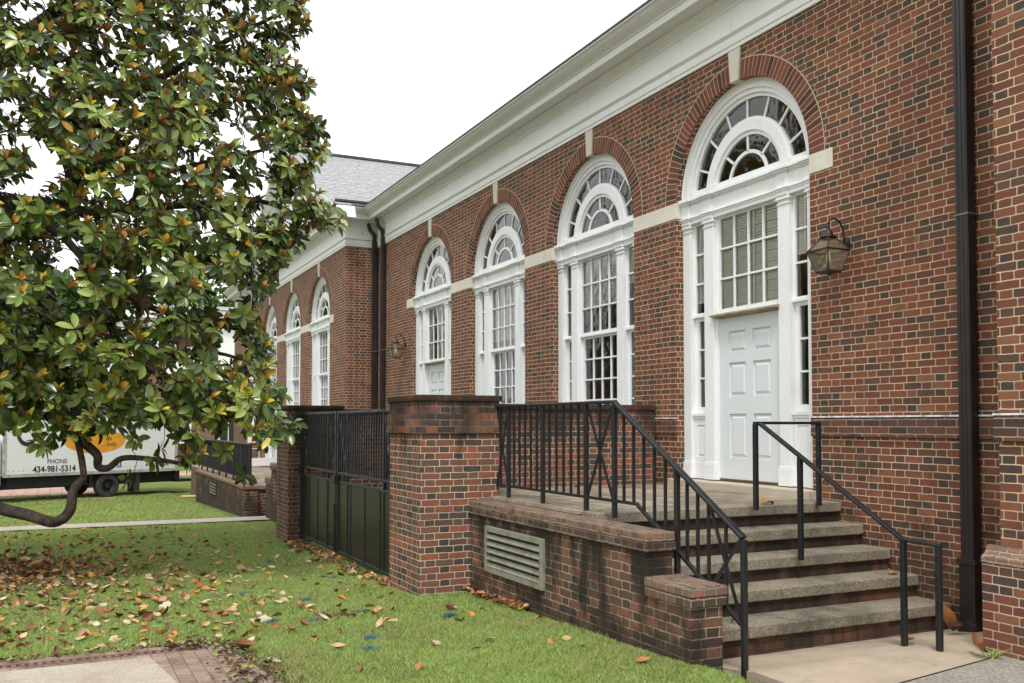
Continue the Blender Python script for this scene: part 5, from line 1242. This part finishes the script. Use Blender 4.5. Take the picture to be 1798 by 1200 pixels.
def leaf_mesh(name, curl, fold, asp, n=5):
    vs, fs = [], []
    prof = [0.015, .20, .37, .46, .47, .37, .19, .01]
    for i, w_ in enumerate(prof):
        s = i/7-.5
        for k in (-1, -.5, 0, .5, 1): vs.append((s, k*w_*asp, curl*(s*s)*1.1+fold*abs(k)*w_+.02*math.sin(7*s+3*k)))
    for i in range(7):
        for k in range(4): fs.append((i*5+k, i*5+k+1, (i+1)*5+k+1, (i+1)*5+k))
    me = bpy.data.meshes.new(name); me.from_pydata(vs, [], fs); me.polygons.foreach_set('use_smooth', [True]*len(fs)); return me
kinds = [('leaf_tan', 'flat tan fallen leaf lying in the grass', .35, .22, .85), ('leaf_tan', 'curled tan fallen leaf lying in the grass', .9, .45, .7), ('leaf_orange', 'flat orange fallen leaf lying in the grass', -.3, .35, .8), ('leaf_orange', 'curled orange fallen leaf lying in the grass', -.8, -.3, .75),
         ('leaf_brown', 'crumpled dark brown fallen leaf lying in the grass', .9, .6, .6), ('leaf_pale', 'pale cream fallen leaf lying in the grass', .15, .12, .95), ('leaf_rust', 'rusty red fallen leaf lying in the grass', .5, .4, .7)]
lm = []
for mt, lab, cu_, fo_, asp in kinds:
    me = leaf_mesh('fallen_leaf', cu_, fo_, asp); me.materials.append(M[mt]); lm.append(me)
pts = []
while len(pts) < 300:
    u = RNG.uniform()
    if u < .56: x, y = RNG.normal(.6, .95), RNG.uniform(7.8, 13.0)
    elif u < .80: x, y = RNG.normal(1.3, 1.2), RNG.uniform(8.2, 16.5)
    elif u < .93: x, y = RNG.uniform(1.3, 4.0), RNG.uniform(5.6, 9.5)
    else: x, y = 3.4+RNG.normal(0, .12), RNG.uniform(10.6, 15.8)
    f = x*SY_+y*CY_; s = x*CY_-y*SY_
    if abs(s) > f*.56 or patio_hit(np.array(x), np.array(y)) or (x > 3.42 and y > 9.6) or x > 4.02: continue
    pts.append((x, y))
for x, y in pts:
    k = int(RNG.choice(7, p=[.22, .18, .14, .12, .14, .10, .10])); o = bpy.data.objects.new('fallen_leaf', lm[k]); COL.objects.link(o)
    L = RNG.uniform(.07, .145); o.scale = (L, L*RNG.uniform(.75, 1.1), L)
    o.location = (x, y, gz(y)+RNG.uniform(.012, .03)); o.rotation_euler = (RNG.normal(0, .33), RNG.normal(0, .33), RNG.uniform(0, 6.28))
    tag(o, kinds[k][1], 'leaf', 'fallen magnolia leaves on the lawn')
def litter(name, X, Y, size, mats, lift):
    n = len(X); V, Fq = [], []
    tv = np.array([v.co[:] for v in lm[0].vertices]); tfc = np.array([p.vertices[:] for p in lm[0].polygons])
    me = bpy.data.meshes.new(name); allv, allf, mi = [], [], []
    for i in range(n):
        rot = np.array(Matrix.Rotation(RNG.uniform(0, 6.28), 3, 'Z') @ Matrix.Rotation(RNG.normal(0, .4), 3, 'X') @ Matrix.Rotation(RNG.normal(0, .4), 3, 'Y'))
        k = int(RNG.integers(0, 3)); tv2 = tv.copy(); tv2[:, 1] *= RNG.uniform(.5, 1); tv2[:, 2] += RNG.uniform(-.2, 1.2)*tv2[:, 0]**2+RNG.uniform(0, .6)*np.abs(tv2[:, 1])
        allv.append((rot @ (tv2*RNG.uniform(*size)).T).T+np.array([X[i], Y[i], gz(Y[i])+lift+RNG.uniform(0, .02)])); allf.append(tfc+40*i); mi += [int(RNG.integers(0, len(mats)))]*len(tfc)
    me.from_pydata(np.concatenate(allv).tolist(), [], np.concatenate(allf).tolist())
    for m_ in mats: me.materials.append(m_)
    me.polygons.foreach_set('material_index', mi); me.polygons.foreach_set('use_smooth', [True]*len(mi))
    o = bpy.data.objects.new(name, me); COL.objects.link(o); return o
X = np.concatenate([RNG.normal(-1.5, .95, 1500), RNG.normal(.3, 1.5, 520), 3.5+RNG.normal(0, .11, 170), RNG.uniform(3.98, 4.09, 60)])
Y = np.concatenate([RNG.normal(14.0, 1.05, 1500), RNG.uniform(8.4, 20, 520), RNG.uniform(10.5, 16, 170), RNG.uniform(8.2, 9.6, 60)])
k = ~patio_hit(X, Y)
X2 = RNG.normal(.2, 1.35, 420); Y2 = RNG.uniform(8.1, 15, 420); k2 = ~patio_hit(X2, Y2) & (X2 < 3.3)
tag(litter('scattered_leaves', X2[k2], Y2[k2], (.05, .115), [M['leaf_tan'], M['leaf_pale'], M['leaf_tan'], M['leaf_orange'], M['leaf_rust'], M['leaf_brown']], .014), 'small tan and brown leaves strewn through the lawn grass', 'leaf litter', kind='stuff')
tag(litter('leaf_litter', X[k], Y[k], (.05, .14), [M['leaf_brown'], M['leaf_rust'], M['leaf_brown'], M['leaf_orange'], M['leaf_tan']], .022), 'thick brown leaf litter under the magnolia and along the gates', 'leaf litter', kind='stuff')
XD = np.concatenate([RNG.uniform(-4, 1.1, 420), 1.15+RNG.normal(.06, .10, 260), RNG.uniform(.75, 1.25, 160)]); YD = np.concatenate([8.05+RNG.normal(0, .05, 420), RNG.uniform(6.4, 8.0, 260), 7.95+RNG.normal(0, .09, 160)])
tag(litter('soil_crumbs', XD, YD, (.02, .055), [M['soil_crumb'], M['soil_crumb'], M['leaf_brown'], M['grass']], .036), 'dark soil crumbs and leaf scraps along the ragged patio edge', 'soil crumbs', kind='stuff')
def one_leaf(k, x, y, z, L, rot, lab):
    o = bpy.data.objects.new('fallen_leaf', lm[k]); COL.objects.link(o); o.scale = (L, L, L); o.location = (x, y, z); o.rotation_euler = rot; tag(o, lab, 'leaf', 'loose leaves on the steps and walk')
one_leaf(6, 6.20, 4.93, wz(0)+.09, .24, (1.0, .2, .9), 'large upright rusty leaf at the foot of the right-hand plinth')
one_leaf(6, 7.0, 5.86, wz(5.86)+.13, .26, (.3, 1.1, .3), 'tall rusty leaf leaning in the corner under the bottom step')
one_leaf(4, 6.95, 5.72, wz(5.7)+.03, .22, (.1, 0, .3), 'dark brown leaf flat on the walk by the downspout')
one_leaf(6, 6.2, 5.55, wz(5.5)+.025, .17, (.1, .1, .2), 'rusty leaf between the two front handrail posts')
one_leaf(6, 6.3, 5.68, wz(5.7)+.025, .12, (.2, .1, 1.2), 'small rusty leaf behind the front handrail posts')
one_leaf(2, 6.42, 7.47, LAND+.018, .17, (.15, .1, .1), 'orange leaf on the landing near the white door')
one_leaf(2, 7.10, 6.52, Z(-1.424)+.02, .13, (.3, .1, .5), 'orange leaf at the wall end of the third step')
one_leaf(4, 4.95, 6.2, Z(-1.628)+.015, .08, (.1, .2, .5), 'small brown leaf on the bottom step')
one_leaf(6, 4.75, 10.45, LAND+.03, .18, (.3, .2, .4), 'rusty leaf at the foot of the wall behind the railing')
one_leaf(2, 5.9, 10.5, LAND+.02, .12, (.2, .2, .8), 'yellow leaf on the landing behind the railing')
tag(blades('weed', 6.27+RNG.normal(0, .02, 40), 4.83+RNG.normal(0, .02, 40), RNG.uniform(.04, .085, 40), np.full(40, .012), M['grass'], wz(0)-gz(4.83)), 'small green weed sprouting at the base of the right-hand plinth', 'weed')
one_leaf(4, 1.3, 7.55, pz(7.6)+.02, .2, (.3, .1, .4), 'curled brown leaf on the patio brick border')
